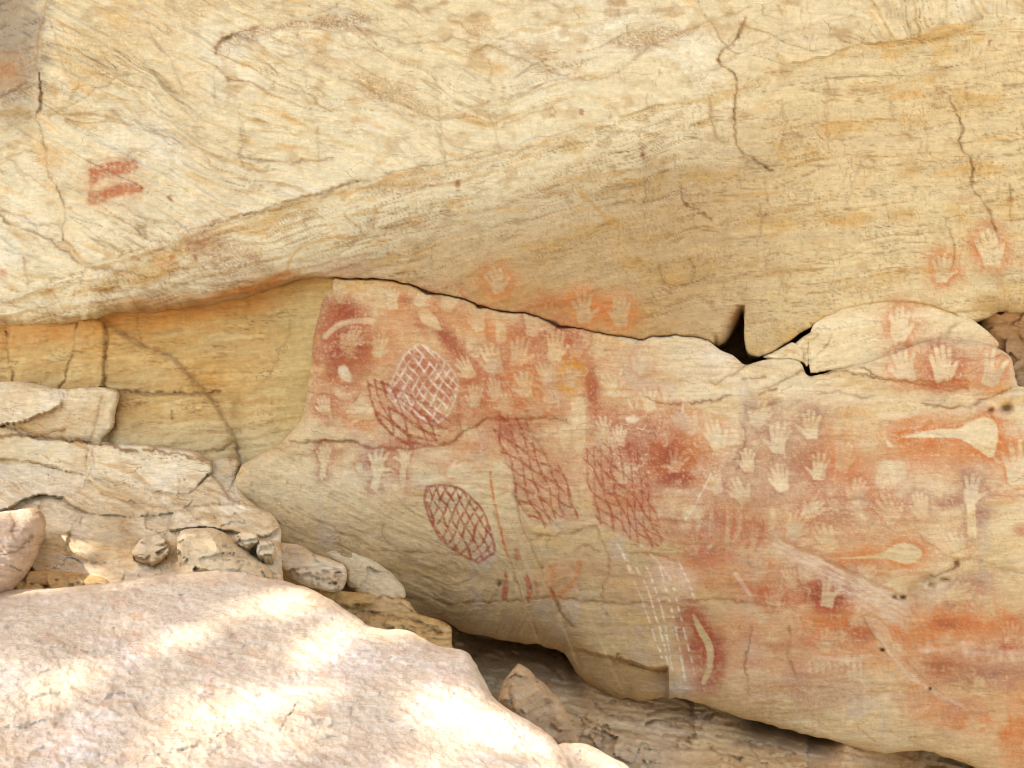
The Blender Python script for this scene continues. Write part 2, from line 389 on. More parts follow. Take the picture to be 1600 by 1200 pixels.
# broad sprayed and rubbed ochre fields
for q in [
    (548, 490, 50, 26, 15, 'd', .85), (532, 545, 56, 40, 5, 'd', .75), (516, 510, 34, 40, 0, 'r', .55), (560, 530, 60, 40, 0, 'r', .4), (575, 560, 40, 26, 0, 'o', .4), (535, 600, 45, 14, 18, 'r', .5),
    (510, 636, 30, 24, 0, 'r', .5), (560, 662, 34, 20, 0, 'o', .4), (610, 480, 40, 30, 10, 'o', .3), (632, 468, 14, 16, 0, 'r', .5), (656, 505, 34, 14, 55, 'r', .5),
    (705, 535, 60, 18, 52, 'r', .6), (740, 600, 60, 22, 58, 'r', .45), (700, 490, 50, 18, 28, 'o', .5), (770, 520, 70, 36, 12, 'o', .45), (825, 530, 60, 26, 25, 'r', .4),
    (790, 590, 60, 42, 20, 'o', .35), (690, 640, 50, 40, 0, 'r', .5), (640, 690, 70, 12, 2, 'd', .45), (700, 655, 40, 14, -10, 'r', .4), (760, 650, 60, 22, -6, 'o', .35),
    (806, 672, 42, 20, -8, 'd', .62), (880, 520, 34, 24, 30, 'r', .6), (905, 575, 40, 46, 10, 'r', .4), (926, 610, 14, 52, -4, 'r', .7), (860, 640, 40, 30, 0, 'o', .4),
    (945, 650, 40, 34, 0, 'r', .42), (960, 560, 60, 30, 0, 'k', .35), (1010, 590, 70, 36, 5, 'k', .28), (1000, 660, 50, 24, 0, 'r', .35), (1040, 650, 50, 22, 0, 'o', .35),
    (1052, 712, 46, 40, 0, 'o', .62), (1060, 746, 26, 14, 0, 'r', .75), (1020, 740, 30, 50, 0, 'r', .4), (1090, 700, 40, 40, 0, 'o', .35), (985, 760, 60, 70, 20, 'r', .38),
    (850, 745, 60, 60, 45, 'r', .38), (740, 700, 70, 26, 10, 'o', .4), (700, 722, 60, 16, 6, 'k', .4), (560, 706, 70, 12, 0, 'd', .3), (520, 725, 30, 22, 0, 'k', .3),
    (1130, 820, 70, 46, 10, 'r', .4), (1060, 830, 60, 30, 10, 'r', .32), (1190, 780, 60, 40, 0, 'p', .38), (1230, 700, 60, 60, 0, 'k', .34), (1180, 680, 36, 26, 0, 'p', .3),
    (1300, 660, 60, 60, 0, 'k', .3), (1250, 640, 44, 30, 0, 'p', .26), (1330, 740, 70, 44, 0, 'o', .42), (1300, 690, 34, 34, 0, 'o', .3), (1420, 700, 60, 44, -10, 'o', .5),
    (1480, 716, 80, 30, 5, 'o', .5), (1440, 658, 70, 16, -8, 'o', .5), (1578, 700, 26, 44, 0, 'o', .45), (1340, 790, 90, 34, 0, 'r', .38), (1280, 790, 50, 40, 0, 'p', .35),
    (1420, 800, 70, 40, 0, 'k', .3), (1485, 783, 32, 16, -12, 'p', .62), (1535, 803, 26, 18, -25, 'p', .6), (1560, 770, 50, 14, 18, 'o', .4), (1360, 840, 60, 18, 10, 'r', .45),
    (1400, 868, 74, 30, 0, 'o', .4), (1598, 828, 24, 14, 0, 'r', .5), (1100, 890, 90, 34, 10, 'o', .42), (1140, 912, 60, 20, 0, 'r', .3), (1040, 920, 60, 50, 30, 'k', .4),
    (960, 900, 60, 40, 30, 'k', .26), (1220, 870, 60, 40, 0, 'o', .3), (1200, 930, 40, 16, 0, 'r', .42), (1290, 915, 50, 40, 10, 'd', .55), (1240, 935, 50, 18, 0, 'r', .5),
    (1300, 965, 60, 34, 0, 'o', .6), (1330, 985, 36, 30, 0, 'r', .45), (1180, 980, 70, 40, 0, 'o', .26), (1150, 1000, 60, 50, 0, 'r', .22), (1260, 1040, 70, 24, 0, 'r', .35),
    (1220, 1010, 26, 12, 0, 'd', .4), (1180, 1036, 40, 10, 0, 'r', .4), (1240, 1080, 80, 26, 0, 'p', .38), (1360, 1020, 50, 40, 0, 'o', .3), (1310, 1070, 60, 40, 0, 'p', .3),
    (1480, 970, 80, 34, 0, 'o', .45), (1560, 985, 90, 40, 0, 'o', .4), (1460, 1010, 60, 26, -8, 'o', .4), (1400, 985, 22, 34, 0, 'o', .4), (1540, 910, 60, 26, 0, 'p', .4),
    (1480, 950, 60, 14, 0, 'r', .4), (1480, 1045, 70, 30, 8, 'r', .45), (1570, 1050, 60, 34, 0, 'p', .42), (1530, 1020, 60, 10, 0, 'p', .4), (1450, 1100, 50, 30, 0, 'o', .35),
    (1490, 1130, 30, 16, 0, 'o', .6), (1445, 1100, 16, 16, 0, 'o', .5), (1535, 1124, 16, 12, 0, 'o', .6), (1590, 1140, 40, 26, 0, 'o', .6), (1600, 1090, 50, 60, 0, 'o', .35),
    (1590, 1185, 40, 26, 0, 'o', .45), (1410, 1060, 12, 26, 20, 'o', .5), (870, 905, 40, 34, 20, 'o', .3), (900, 880, 50, 30, 0, 'k', .25),
    (778, 448, 34, 22, 0, 'o', .3), (850, 470, 44, 20, 10, 'o', .32), (940, 485, 60, 26, 5, 'o', .42), (905, 470, 50, 24, 0, 'o', .3), (985, 495, 30, 24, 0, 'o', .25),
    (1545, 400, 44, 28, 0, 'o', .32), (1470, 425, 44, 34, 0, 'o', .26), (1590, 400, 30, 30, 0, 'o', .25), (1410, 505, 46, 36, 0, 'o', .26), (1480, 575, 80, 34, 0, 'o', .4), (1420, 590, 40, 30, 0, 'o', .3),
    (1460, 600, 30, 14, 0, 'r', .4), (1560, 590, 30, 30, 0, 'o', .3), (0, 428, 16, 14, 0, 'r', .4), (260, 412, 40, 12, 25, 'o', .22), (320, 375, 40, 16, 20, 'p', .18),
    (655, 765, 34, 16, 0, 'k', .26), (630, 790, 60, 30, 20, 'k', .16),
]: wash(*q)

for q in [(600, 560, 150, 110, 10, 'k', .5), (720, 580, 150, 110, 15, 'k', .5), (850, 570, 130, 90, 10, 'k', .5), (620, 640, 130, 60, 0, 'r', .35), (800, 660, 130, 70, 0, 'r', .38), (930, 680, 130, 90, 0, 'r', .38), (1030, 720, 120, 100, 0, 'r', .4), (900, 760, 130, 90, 20, 'k', .4),
          (1100, 800, 130, 80, 0, 'r', .34), (1200, 740, 120, 90, 0, 'k', .42), (1150, 690, 90, 60, 0, 'k', .3), (1320, 730, 150, 90, 0, 'k', .5), (1480, 730, 150, 90, 0, 'k', .4), (1250, 830, 150, 80, 0, 'k', .38), (1120, 900, 150, 70, 5, 'k', .4), (1280, 960, 160, 90, 0, 'o', .35), (1200, 1040, 170, 70, 0, 'k', .4),
          (1480, 980, 170, 90, 0, 'k', .4), (1500, 1070, 170, 80, 0, 'k', .4), (1400, 860, 120, 50, 0, 'k', .3), (600, 710, 130, 26, 0, 'k', .4), (1340, 940, 60, 40, 0, 'r', .4), (1310, 900, 60, 30, 20, 'd', .4), (1090, 1010, 30, 70, -10, 'd', .4), (520, 560, 40, 100, 0, 'r', .4), (640, 600, 60, 60, 0, 'r', .3), (1560, 1010, 80, 30, 0, 'r', .3)]: wash(*q[:6], q[6] * .72)
for q in [(1052, 714, 54, 44, 0, 'o', .9), (1060, 748, 34, 16, 0, 'd', .9), (1046, 716, 34, 24, 0, 'd', .5), (1294, 925, 52, 34, 0, 'd', .8), (560, 545, 40, 30, 0, 'd', .5), (700, 530, 60, 16, 52, 'd', .6), (926, 600, 14, 50, -4, 'd', .6), (890, 525, 30, 20, 30, 'd', .6), (1480, 975, 70, 24, 0, 'o', .7), (1310, 975, 50, 26, 0, 'o', .7), (1450, 690, 80, 24, 5, 'o', .5), (1490, 600, 60, 16, 0, 'o', .5), (1430, 990, 60, 26, 0, 'o', .5), (1560, 970, 70, 22, 0, 'o', .5), (1590, 1150, 60, 40, 0, 'o', .55), (1330, 990, 70, 40, 0, 'o', .4), (1490, 1050, 60, 24, 8, 'd', .5), (1345, 985, 40, 24, 0, 'd', .55), (1560, 1055, 60, 22, 0, 'p', .5), (1480, 975, 50, 14, 0, 'd', .45), (1500, 1110, 40, 20, 0, 'r', .5), (1420, 1090, 30, 24, 0, 'r', .4), (1585, 1010, 40, 14, 0, 'd', .4), (1270, 1000, 50, 20, 0, 'r', .45), (1190, 925, 50, 20, 0, 'r', .5), (1110, 870, 60, 26, 0, 'r', .5), (1180, 830, 50, 30, 0, 'r', .45), (1090, 810, 60, 30, 0, 'd', .35), (1250, 720, 50, 40, 0, 'p', .4), (1330, 800, 60, 26, 0, 'd', .35), (1000, 700, 60, 40, 0, 'd', .35), (1084, 1000, 30, 60, -12, 'd', .7), (1118, 1030, 22, 50, 0, 'd', .5), (530, 500, 50, 44, 0, 'd', .45), (540, 570, 60, 40, 0, 'd', .4), (600, 500, 60, 50, 0, 'o', .35), (780, 600, 90, 60, 0, 'o', .3), (1240, 1090, 120, 40, 0, 'p', .3)]: wash(*q)
# pale figures left bare in the spray
stroke([(508, 526), (526, 510), (545, 503), (582, 501)], 8, 'w', .25); erase(*(lambda w: (w, 0.75 * sstep(6, 2, seg_dist(gX[w], gY[w], curve([(508, 526), (526, 510), (545, 503), (582, 501)])))))(win(495, 490, 595, 540)))
pale_shape([(652, 483), (668, 484), (684, 500), (690, 516), (676, 512), (660, 504)], .85)
pale_shape([(530, 574), (538, 570), (548, 584), (547, 597), (536, 592), (528, 582)], .8, 'hand_stencil', 'pale palm print left of the white net', ('w', .45))
pale_shape([(775, 505), (788, 505), (790, 530), (782, 540), (774, 528)], .8)
pale_shape([(728, 520), (744, 508), (758, 520), (757, 545), (745, 560), (730, 550)], .75)
pale_shape([(892, 624), (912, 624), (913, 700), (897, 700)], .55)
pale_shape([(875, 668), (882, 662), (893, 668), (890, 690), (882, 705), (874, 690)], .65)
pale_shape([(846, 565), (862, 560), (868, 620), (852, 640)], .6)
pale_shape([(1375, 722), (1410, 720), (1416, 742), (1400, 756), (1368, 758)], .6)
pale_shape([(1385, 689), (1393, 694), (1394, 699), (1387, 697)], 1.0, None, None, ('w', .7))
pale_shape([(536, 706), (552, 708), (556, 724), (548, 734), (536, 726)], .7)

# hand stencils: palm x, y, size, tilt, thumb side, spray colour, strength, spray radius
HANDS = [
 (591, 549, 15, 18, 1, 'o', .5, 12, .85, 'small pale hand stencil pointing up above the white net'),
 (509, 640, 15, -22, 0, 'r', .6, 16, .7, 'hand stencil in red spray low on the panel edge'),
 (573, 646, 19, -82, 1, 'o', .6, 16, .8, 'pale hand stencil pointing sideways left of the dark net lines'),
 (614, 474, 14, -4, 0, 'o', .4, 12, .7, 'small faded hand stencil at the top of the red panel'),
 (773, 573, 25, -24, 0, 'r', .5, 16, .85, 'large pale hand stencil tilted towards the white net'),
 (809, 560, 23, 3, 1, 'r', .5, 16, .8, 'pale hand stencil with straight fingers above the orange ring'),
 (832, 514, 18, 8, 1, 'r', .6, 16, .8, 'small hand stencil under the long crack'),
 (749, 508, 17, -10, 0, 'o', .5, 14, .6, 'faint orange hand stencil under the long crack'),
 (821, 610, 17, -12, 0, 'o', .85, 20, .85, 'pale hand stencil inside a bright orange ring'),
 (776, 616, 17, -8, 0, 'r', .45, 14, .75, 'hand stencil with three clear fingers beside the orange ring'),
 (742, 626, 18, -5, 0, 'r', .45, 14, .7, 'blurred hand stencil right of the white net'),
 (733, 582, 16, -28, 0, 'r', .5, 14, .65, 'faint hand stencil along the white net edge'),
 (778, 448, 21, -12, 1, 'o', .72, 15, .98, 'faint orange hand stencil above the long crack'),
 (912, 492, 21, -4, 1, 'o', .72, 15, .98, 'orange hand stencil just above the long crack'),
 (970, 498, 20, 5, 0, 'o', .72, 15, .98, 'orange hand stencil above the crack, beside its twin'),
 (868, 551, 19, -6, 1, 'r', .65, 18, .85, 'pale hand stencil in strong red spray under the crack'),
 (890, 596, 17, 8, 0, 'y', .98, 15, .8, 'hand stencil ringed in yellow ochre'),
 (853, 590, 17, -8, 0, 'r', .4, 12, .6, None),
 (1000, 572, 20, 20, 0, 'k', .4, 16, .6, 'very faint hand stencil under the hollow in the crack'),
 (948, 678, 16, -6, 0, 'r', .5, 12, .6, None), (968, 690, 15, 4, 0, 'r', .4, 12, .75, None),
 (1120, 690, 20, -18, 1, 'o', .5, 14, .8, 'pale hand stencil right of the orange burst'),
 (1169, 727, 18, 4, 0, 'p', .75, 16, .95, 'clear white hand stencil beside a dark crack'),
 (1216, 696, 20, 8, 0, 'p', .5, 14, .85, 'pale hand stencil above the clear white one'),
 (1268, 674, 19, 4, 0, 'p', .55, 16, .8, 'greyish hand stencil in the purple stain'),
 (1280, 739, 20, 6, 0, 'r', .6, 16, .9, 'pale hand stencil with spread fingers below the greyish hand'),
 (1222, 756, 18, -6, 0, 'p', .45, 14, .75, None),
 (1264, 802, 20, 52, 0, 'r', .45, 14, .75, 'hand stencil leaning right under the spread hand'),
 (1160, 776, 18, -46, 1, 'p', .4, 14, .6, None),
 (1056, 728, 18, 12, 0, 'd', .55, 26, .55, 'splayed hand stencil in a burst of orange', 1.9),
 (1405, 520, 27, -6, 1, 'o', .6, 22, .85, 'large hand stencil on the lens-shaped block'),
 (1473, 583, 27, 2, 1, 'r', .78, 24, .95, 'clear hand stencil in orange spray on the banded ledge'),
 (1416, 582, 23, -5, 0, 'o', .5, 18, .75, 'faint hand stencil left of the clear orange one'),
 (1549, 588, 25, 4, 0, 'o', .6, 20, .8, 'hand stencil at the cave mouth with two long fingers', 1.0, 'imp'),
 (1548, 402, 24, -3, 1, 'o', .72, 15, .98, 'faded orange hand stencil above the small cave'),
 (1472, 430, 22, -8, 1, 'o', .72, 15, .98, 'weathered orange hand stencil above the lens-shaped block'),
 (507, 714, 13, -2, 0, 'd', .6, 10, .85, 'small hand and forearm stencil at the left end of the row', 1.0, 'imrpt', 1.8),
 (590, 729, 16, 2, 1, 'd', .65, 13, .95, 'crisp hand stencil in the low row under the crack', 1.5, 'imrpt', 1.3),
 (632, 718, 15, 12, 0, 'r', .6, 12, .9, 'hand and forearm stencil in the low row', 1.2, 'imrpt', 1.9),
 (563, 734, 8, 0, 0, 'd', .5, 8, .8, 'tiny hand stencil in the low row'),
 (708, 737, 18, 68, 0, 'o', .5, 14, .85, 'hand stencil pointing right at the end of the low row'),
 (625, 768, 13, -10, 0, 'k', .4, 10, .5, None),
 (1517, 775, 21, -4, 1, 'p', .65, 18, .95, 'pale hand stencil with forearm and purple spray', 1.25, 'imrt', 2.2),
 (1590, 740, 28, -4, 1, 'o', .6, 18, .9, 'large pale hand stencil at the right edge below the axe shape'),
 (1294, 936, 19, 8, 0, 'd', .8, 20, .85, 'hand stencil with short fingers in deep red', 1.0, 'imp'),
 (1492, 930, 22, 66, 0, 'p', .6, 16, .9, 'pale hand stencil pointing right beside the broken scar'),
 (1415, 980, 17, 4, 1, 'o', .5, 16, .6, 'orange hand stencil below the broken scar'),
 (1258, 902, 18, 62, 0, 'r', .45, 14, .7, None), (1236, 910, 17, -6, 0, 'p', .4, 14, .6, None),
 (803, 838, 13, 2, 0, 'k', .4, 8, .5, None), (1085, 860, 14, -8, 0, 'r', .3, 12, .6, None), (1338, 970, 18, 70, 0, 'o', .4, 14, .6, None),
]
for (x, y, u, an, mr, hc) in [(700, 476, 17, 5, 0, 'r'), (855, 506, 18, -8, 1, 'r'), (902, 548, 19, 10, 0, 'r'), (838, 640, 18, 0, 1, 'o'), (792, 640, 17, -14, 0, 'r'), (932, 548, 18, 8, 1, 'k'), (1016, 634, 19, -6, 0, 'o'), (1078, 668, 20, -20, 1, 'o'), (1184, 656, 19, 4, 0, 'p'), (1316, 724, 20, -10, 1, 'o'), (1336, 776, 19, 12, 0, 'r'),
        (1392, 806, 20, -4, 1, 'r'), (1440, 800, 20, 8, 0, 'p'), (1296, 850, 20, -12, 0, 'r'), (1342, 908, 19, 20, 1, 'd'), (1184, 905, 20, -30, 0, 'o'), (1404, 1016, 19, 0, 0, 'o'), (1540, 960, 21, -10, 1, 'o'), (1445, 960, 19, 16, 0, 'o'), (1580, 1000, 20, 0, 1, 'r'), (1530, 1128, 20, -8, 0, 'o'), (1440, 1104, 18, 6, 1, 'o'), (1120, 760, 18, -20, 0, 'r'), (690, 585, 14, 0, 0, 'r'),
        (1040, 690, 17, -40, 1, 'd'), (960, 610, 19, 0, 0, 'k'), (655, 470, 15, 6, 1, 'r'), (545, 540, 18, 30, 0, 'd'), (1240, 830, 19, 30, 1, 'r'), (1210, 940, 18, -4, 0, 'r'), (1290, 1010, 18, 6, 0, 'o'), (1500, 860, 22, -8, 0, 'k')]: HANDS.append((x, y, u, an + 26 * math.sin(x * 1.7), mr, hc, .42, 15, .2 + .25 * abs(math.sin(x)), None))
for h in HANDS:
    h = list(h) + [1.0, 'imrpt', 0][max(0, len(h) - 10):]
    j_ = math.sin(h[0] * 12.9 + h[1] * 7.3); h[2] *= 1.10 + .12 * j_; h[3] += 9 * math.sin(h[0] * 3.1); h[8] *= (.84 + .1 * j_) if h[1] > 500 else 1; h[10] *= 1.0 + .3 * math.sin(h[1] * 5.7)
    hand(*h[:9], label=h[9], sp=h[10], fingers=h[11], arm=h[12], fill=('w', .12) if h[1] < 500 else None)

# tool shapes
shape_stencil([(1408, 683), (1440, 675), (1470, 671), (1498, 670), (1514, 660), (1534, 653), (1550, 655), (1558, 668), (1558, 692), (1549, 715), (1528, 702), (1498, 685), (1460, 684)], 'o', .9, 22, 1.0, 'axe_stencil', 'pale axe-shaped stencil in orange spray')
shape_stencil([(1308, 873), (1350, 869), (1378, 864), (1398, 852), (1418, 849), (1436, 857), (1441, 864), (1432, 876), (1415, 881), (1390, 874), (1360, 872)], 'o', .75, 18, .95, 'axe_stencil', 'smaller axe-shaped stencil under the purple hand')
shape_stencil([(1081, 960), (1086, 962), (1098, 980), (1110, 1000), (1115, 1020), (1112, 1045), (1101, 1069), (1096, 1066), (1104, 1044), (1105, 1022), (1100, 1004), (1089, 984)], 'd', .97, 20, .97, 'boomerang_stencil', 'pale boomerang stencil in deep red spray')
stroke([(1084, 985), (1094, 1005), (1100, 1025), (1098, 1045)], 5, 'd', .6)
stroke([(1150, 897), (1160, 912), (1172, 930)], 6, 'w', .3)

# pale finger-like bars and ribs under the burst of orange
for k, (x, y0, y1, ww) in enumerate([(1031, 782, 806, 9), (1050, 778, 809, 10), (1070, 788, 812, 10), (1091, 790, 830, 9), (1112, 792, 836, 10), (1157, 802, 842, 12), (1206, 790, 832, 9), (1230, 792, 826, 8), (1136, 800, 860, 8), (1176, 815, 862, 9)]):
    pale_shape([(x - 1, y0), (x + 2, y0 + 2), (x + ww / 2, y1 - 4), (x + 2, y1), (x - ww / 2, y1 - 3)], .45, 'pale_bar_mark', None)
for k in range(7):
    x = 1092 + k * 15
    stroke([(x + 10, 790 + k * 4), (x + 9, 815 + k * 3), (x + 2, 842 + k * 2), (x - 12, 862 + k)], 6, 'r', .30, .9)

# nets
net([(652, 537), (660, 538), (692, 562), (714, 592), (712, 618), (700, 645), (682, 662), (668, 660), (632, 640), (607, 620), (612, 600), (618, 583), (632, 556)],
    [(52, 12.5, 2), (121, 12.5, 0)], 'w', 3.4, .72, 'white crosshatched net on the red panel', False, 4.0, 1, ('r', .55))
stroke([(652, 538), (632, 556), (618, 583), (610, 602), (606, 620), (630, 640), (666, 659), (684, 660), (702, 644), (713, 616), (714, 592), (692, 562), (662, 539)], 3, 'w', .42, .9)
SW = [[(575, 596), (581, 628), (598, 662), (628, 688), (674, 695)], [(586, 594), (593, 626), (612, 656), (642, 680), (680, 690)], [(598, 596), (606, 622), (626, 648), (656, 670), (688, 682)], [(612, 606), (622, 626), (642, 646), (670, 662), (698, 670)], [(576, 618), (590, 652), (614, 682), (646, 698)],
      [(578, 602), (610, 616), (650, 640), (690, 668)], [(580, 622), (612, 640), (650, 662), (684, 690)], [(588, 644), (618, 664), (650, 690)], [(590, 596), (630, 612), (676, 640), (704, 660)], [(640, 640), (656, 662), (668, 694)], [(618, 622), (630, 650), (640, 688)], [(664, 648), (676, 668), (680, 692)], [(600, 606), (608, 640), (616, 676)]]
for p in SW: stroke(p, 3.6, 'd', .58, .7)
_w = win(565, 585, 710, 705); motif(_w, (sdf(gX[_w], gY[_w], [(572, 592), (604, 596), (640, 622), (704, 658), (698, 688), (668, 700), (622, 696), (594, 668), (578, 634)]) > 0), 'painted_net', 'dark red net lines curving below the white net')
net([(666, 760), (684, 757), (704, 758), (722, 764), (746, 786), (760, 806), (770, 838), (775, 864), (762, 872), (748, 880), (728, 872), (704, 856), (684, 838), (668, 806), (662, 780)],
    [(63, 12.5, 3), (118, 13.5, 0)], 'd', 4.0, .74, 'bold red oval net alone on bare rock', True, 5.0, 3, ('r', .08))
net([(768, 652), (790, 644), (808, 652), (832, 690), (862, 716), (884, 742), (893, 776), (905, 808), (896, 816), (872, 808), (852, 826), (824, 806), (806, 776), (800, 742), (784, 716), (773, 684)],
    [(73, 14.5, 0), (34, 17, 5)], 'd', 4.0, .62, 'long red net slanting down from the dark red patch', False, 6.0, 4, ('r', .26))
net([(912, 704), (930, 696), (962, 690), (996, 694), (1010, 738), (1022, 788), (1036, 846), (1010, 854), (966, 834), (936, 816), (922, 772), (912, 732)],
    [(84, 14, 0), (45, 15.5, 4)], 'd', 3.8, .6, 'red net left of the burst of orange', False, 6.0, 6, ('r', .3))

# white strokes hanging below the nets
for k, p in enumerate([[(973, 866), (985, 895), (1000, 932), (1016, 975), (1024, 1000), (1035, 1028)], [(994, 887), (1008, 912), (1024, 960), (1036, 1000), (1044, 1040)], [(1008, 880), (1022, 915), (1036, 960), (1044, 1005), (1050, 1046)],
                       [(1030, 885), (1042, 925), (1054, 975), (1063, 1020), (1071, 1062)], [(1046, 900), (1058, 940), (1068, 985), (1078, 1020), (1085, 1052)], [(1062, 880), (1074, 905), (1086, 936)], [(1000, 852), (1030, 880), (1056, 925)], [(1040, 992), (1056, 982), (1072, 974)], [(965, 850), (980, 875), (992, 905)]]):
    stroke(p, 2.9, 'w', .55 if k < 5 else .36, 0.6, False, 'white_stroke', None, 1.1, 9)
wash(1052, 905, 46, 36, 30, 'w', .3); wash(1080, 1060, 40, 26, 0, 'w', .16); wash(700, 712, 60, 14, 5, 'w', .12)

# single strokes
stroke([(766, 738), (770, 770), (778, 810), (786, 842), (793, 868)], 3.6, 'o', .8, .4, False, 'painted_staff', 'thin orange staff line right of the oval net')
stroke([(746, 758), (766, 765), (792, 760)], 4, 'o', .4); stroke([(750, 770), (772, 776), (794, 768)], 3, 'r', .3)
stroke([(789, 896), (791, 912), (788, 934)], 7, 'r', .7, .5, False, 'red_smear', 'short red smear low on the wall'); stroke([(787, 922), (789, 934)], 9, 'r', .6)
stroke([(823, 902), (828, 920), (826, 938)], 8, 'r', .65, .5, False, 'red_smear', 'red smear beside the fold in the wall'); stroke([(836, 908), (840, 926)], 5, 'r', .4)
stroke([(905, 880), (900, 905), (882, 925), (862, 928)], 9, 'o', .5); stroke([(860, 886), (866, 905)], 8, 'o', .35); stroke([(808, 860), (810, 872)], 8, 'r', .5)
for k, p in enumerate([[(981, 624), (988, 640)], [(996, 622), (993, 638)], [(1068, 630), (1066, 645)]]):
    stroke(p, 4, 'w', .3)
pale_shape([(978, 653), (990, 650), (1000, 655), (990, 661), (980, 659)], .7, None, None, ('w', .35))
for p, wd in [([(1450, 999), (1453, 1014)], 7), ([(1437, 1013), (1447, 1018)], 8), ([(1450, 1017), (1490, 1014)], 6), ([(1464, 1001), (1488, 1001)], 5), ([(1496, 1005), (1522, 1006)], 4), ([(1507, 1003), (1508, 1019)], 7), ([(1512, 1023), (1560, 1020), (1605, 1018)], 9), ([(1530, 1036), (1570, 1030), (1605, 1030)], 6)]:
    stroke(p, wd, 'w', .17, 1.6, False, None if p[0] == (1507, 1003) else 'pale_bar_mark', None, 3.0)
for k in range(9):
    x = 1264 + k * 10
    stroke([(x, 1036 + 3 * math.sin(k * 2.1)), (x + 4, 1044 + 3 * math.sin(k)), (x + 1, 1050 + 5 * math.sin(k * 3.3))], 4, 'w', .16, 1.2, soft=2.2); stroke([(x + 5, 1036), (x + 6, 1048 + 4 * math.sin(k * 1.7))], 3, 'd', .3, 1.0, soft=2)
stroke([(1270, 1028), (1320, 1030), (1360, 1026)], 8, 'w', .18, 1.4, soft=3)
stroke([(1110, 742), (1098, 766), (1084, 792), (1070, 812)], 2.2, 'w', .55); pale_shape([(1522, 1058), (1536, 1060), (1538, 1082), (1524, 1086)], .8)

wash(180, 288, 58, 44, 0, 'k', .38)
# two red bars high on the wall
for pts, lb in (([(139, 264), (160, 256), (190, 252), (211, 250), (214, 266), (190, 272), (160, 278), (142, 292)], 'upper of two red bars on the high pale face'),
                ([(139, 300), (165, 296), (190, 288), (218, 290), (222, 300), (195, 303), (165, 312), (140, 320)], 'lower of two red bars on the high pale face')):
    w = win(120, 240, 240, 335); c = curve(pts + [pts[0]], 5)[:-1]; d = -sdf(gX[w] + 2 * NZ1[w], gY[w] + .7 * NZ2[w] + 1.5 * NZ1[w], c)
    spray(w, sstep(3.6, -3.0, d) * np.clip(.8 + .5 * NZ2[w] + .5 * NZ1[w], .2, 1), 'r', .66); spray(w, np.exp(-np.maximum(d, 0) / 7) * .3, 'k', .8); motif(w, d < 2, 'painted_bar', lb)

PA *= np.clip(1.02 + 0.42 * NZ2 + 0.55 * fbm(gX / 3.6, gY / 2.8, 2, 33) + 0.25 * NZ3 + 0.35 * fbm(gX / 40, gY / 6, 3, 34), 0.10, 1.05)
PA = np.clip(PA + 2.3 * PA * (1 - PA) * (.42 * fbm(gX / 2.6, gY / 2.4, 2, 35) + .30 * fbm(gX / 9, gY / 5, 3, 36)), 0, .97)     # wear on the grain
# pale scratches through the pigment
for k in range(150):
    x = random.uniform(490, 1600); y = random.uniform(500, 1080); L = random.uniform(5, 18); a = random.uniform(0, math.pi)
    w = win(x - 22, y - 22, x + 22, y + 22)
    erase(w, .7 * sstep(1.3, .4, seg_dist(gX[w], gY[w], [(x, y), (x + L * .6 * math.cos(a), y + L * .6 * math.sin(a)), (x + L * math.cos(a + .6), y + L * math.sin(a + .6))])))

def canvas(arr, x, y):
    gx = np.clip(np.asarray(x) - CX0, 0, CW - 1.01); gy = np.clip(np.asarray(y) - CY0, 0, CH - 1.01)
    ix = gx.astype(int); iy = gy.astype(int); fx = gx - ix; fy = gy - iy
    if arr.ndim == 3: fx = fx[..., None]; fy = fy[..., None]
    return (arr[iy, ix] * (1 - fx) + arr[iy, ix + 1] * fx) * (1 - fy) + (arr[iy + 1, ix] * (1 - fx) + arr[iy + 1, ix + 1] * fx) * fy
def pigment(col, X, Y):
    a = canvas(PA, X, Y); c = canvas(PC, X, Y)
    return col + (c - col) * a[..., None]

# ------------------------------------------------------------------ cracks, bedding and stains shared by the wall pieces
CREAM, PALE, TAN, GOLD, BROWN, RUST, GREY, KHAKI, DARK = (lin(*c) for c in ((226, 205, 162), (232, 216, 182), (208, 178, 128), (206, 168, 104), (160, 122, 78), (188, 122, 52), (150, 136, 122), (190, 166, 116), (120, 92, 62)))

C1 = [(-330, 535), (-100, 522), (0, 515), (60, 510), (120, 504), (180, 490), (240, 488), (320, 478), (400, 460), (450, 441), (500, 433), (550, 434), (600, 436), (640, 444), (670, 454), (710, 463), (760, 480), (800, 487), (840, 493), (870, 506), (930, 517), (990, 528), (1060, 524), (1105, 531)]
C1R = [(1122, 541), (1134, 534), (1145, 518), (1153, 500), (1160, 486), (1163, 500), (1165, 546), (1180, 556), (1194, 555), (1215, 545), (1240, 528), (1265, 512), (1300, 492), (1345, 477), (1400, 471), (1445, 475), (1480, 487), (1515, 500), (1540, 497), (1565, 486), (1600, 487), (1700, 480), (1930, 470)]
TR = [(-400, 620), (100, 430), (300, 358), (400, 331), (500, 302), (640, 264), (800, 226), (930, 192), (1060, 158), (1200, 112), (1400, 60), (1600, 10), (1950, -60)]

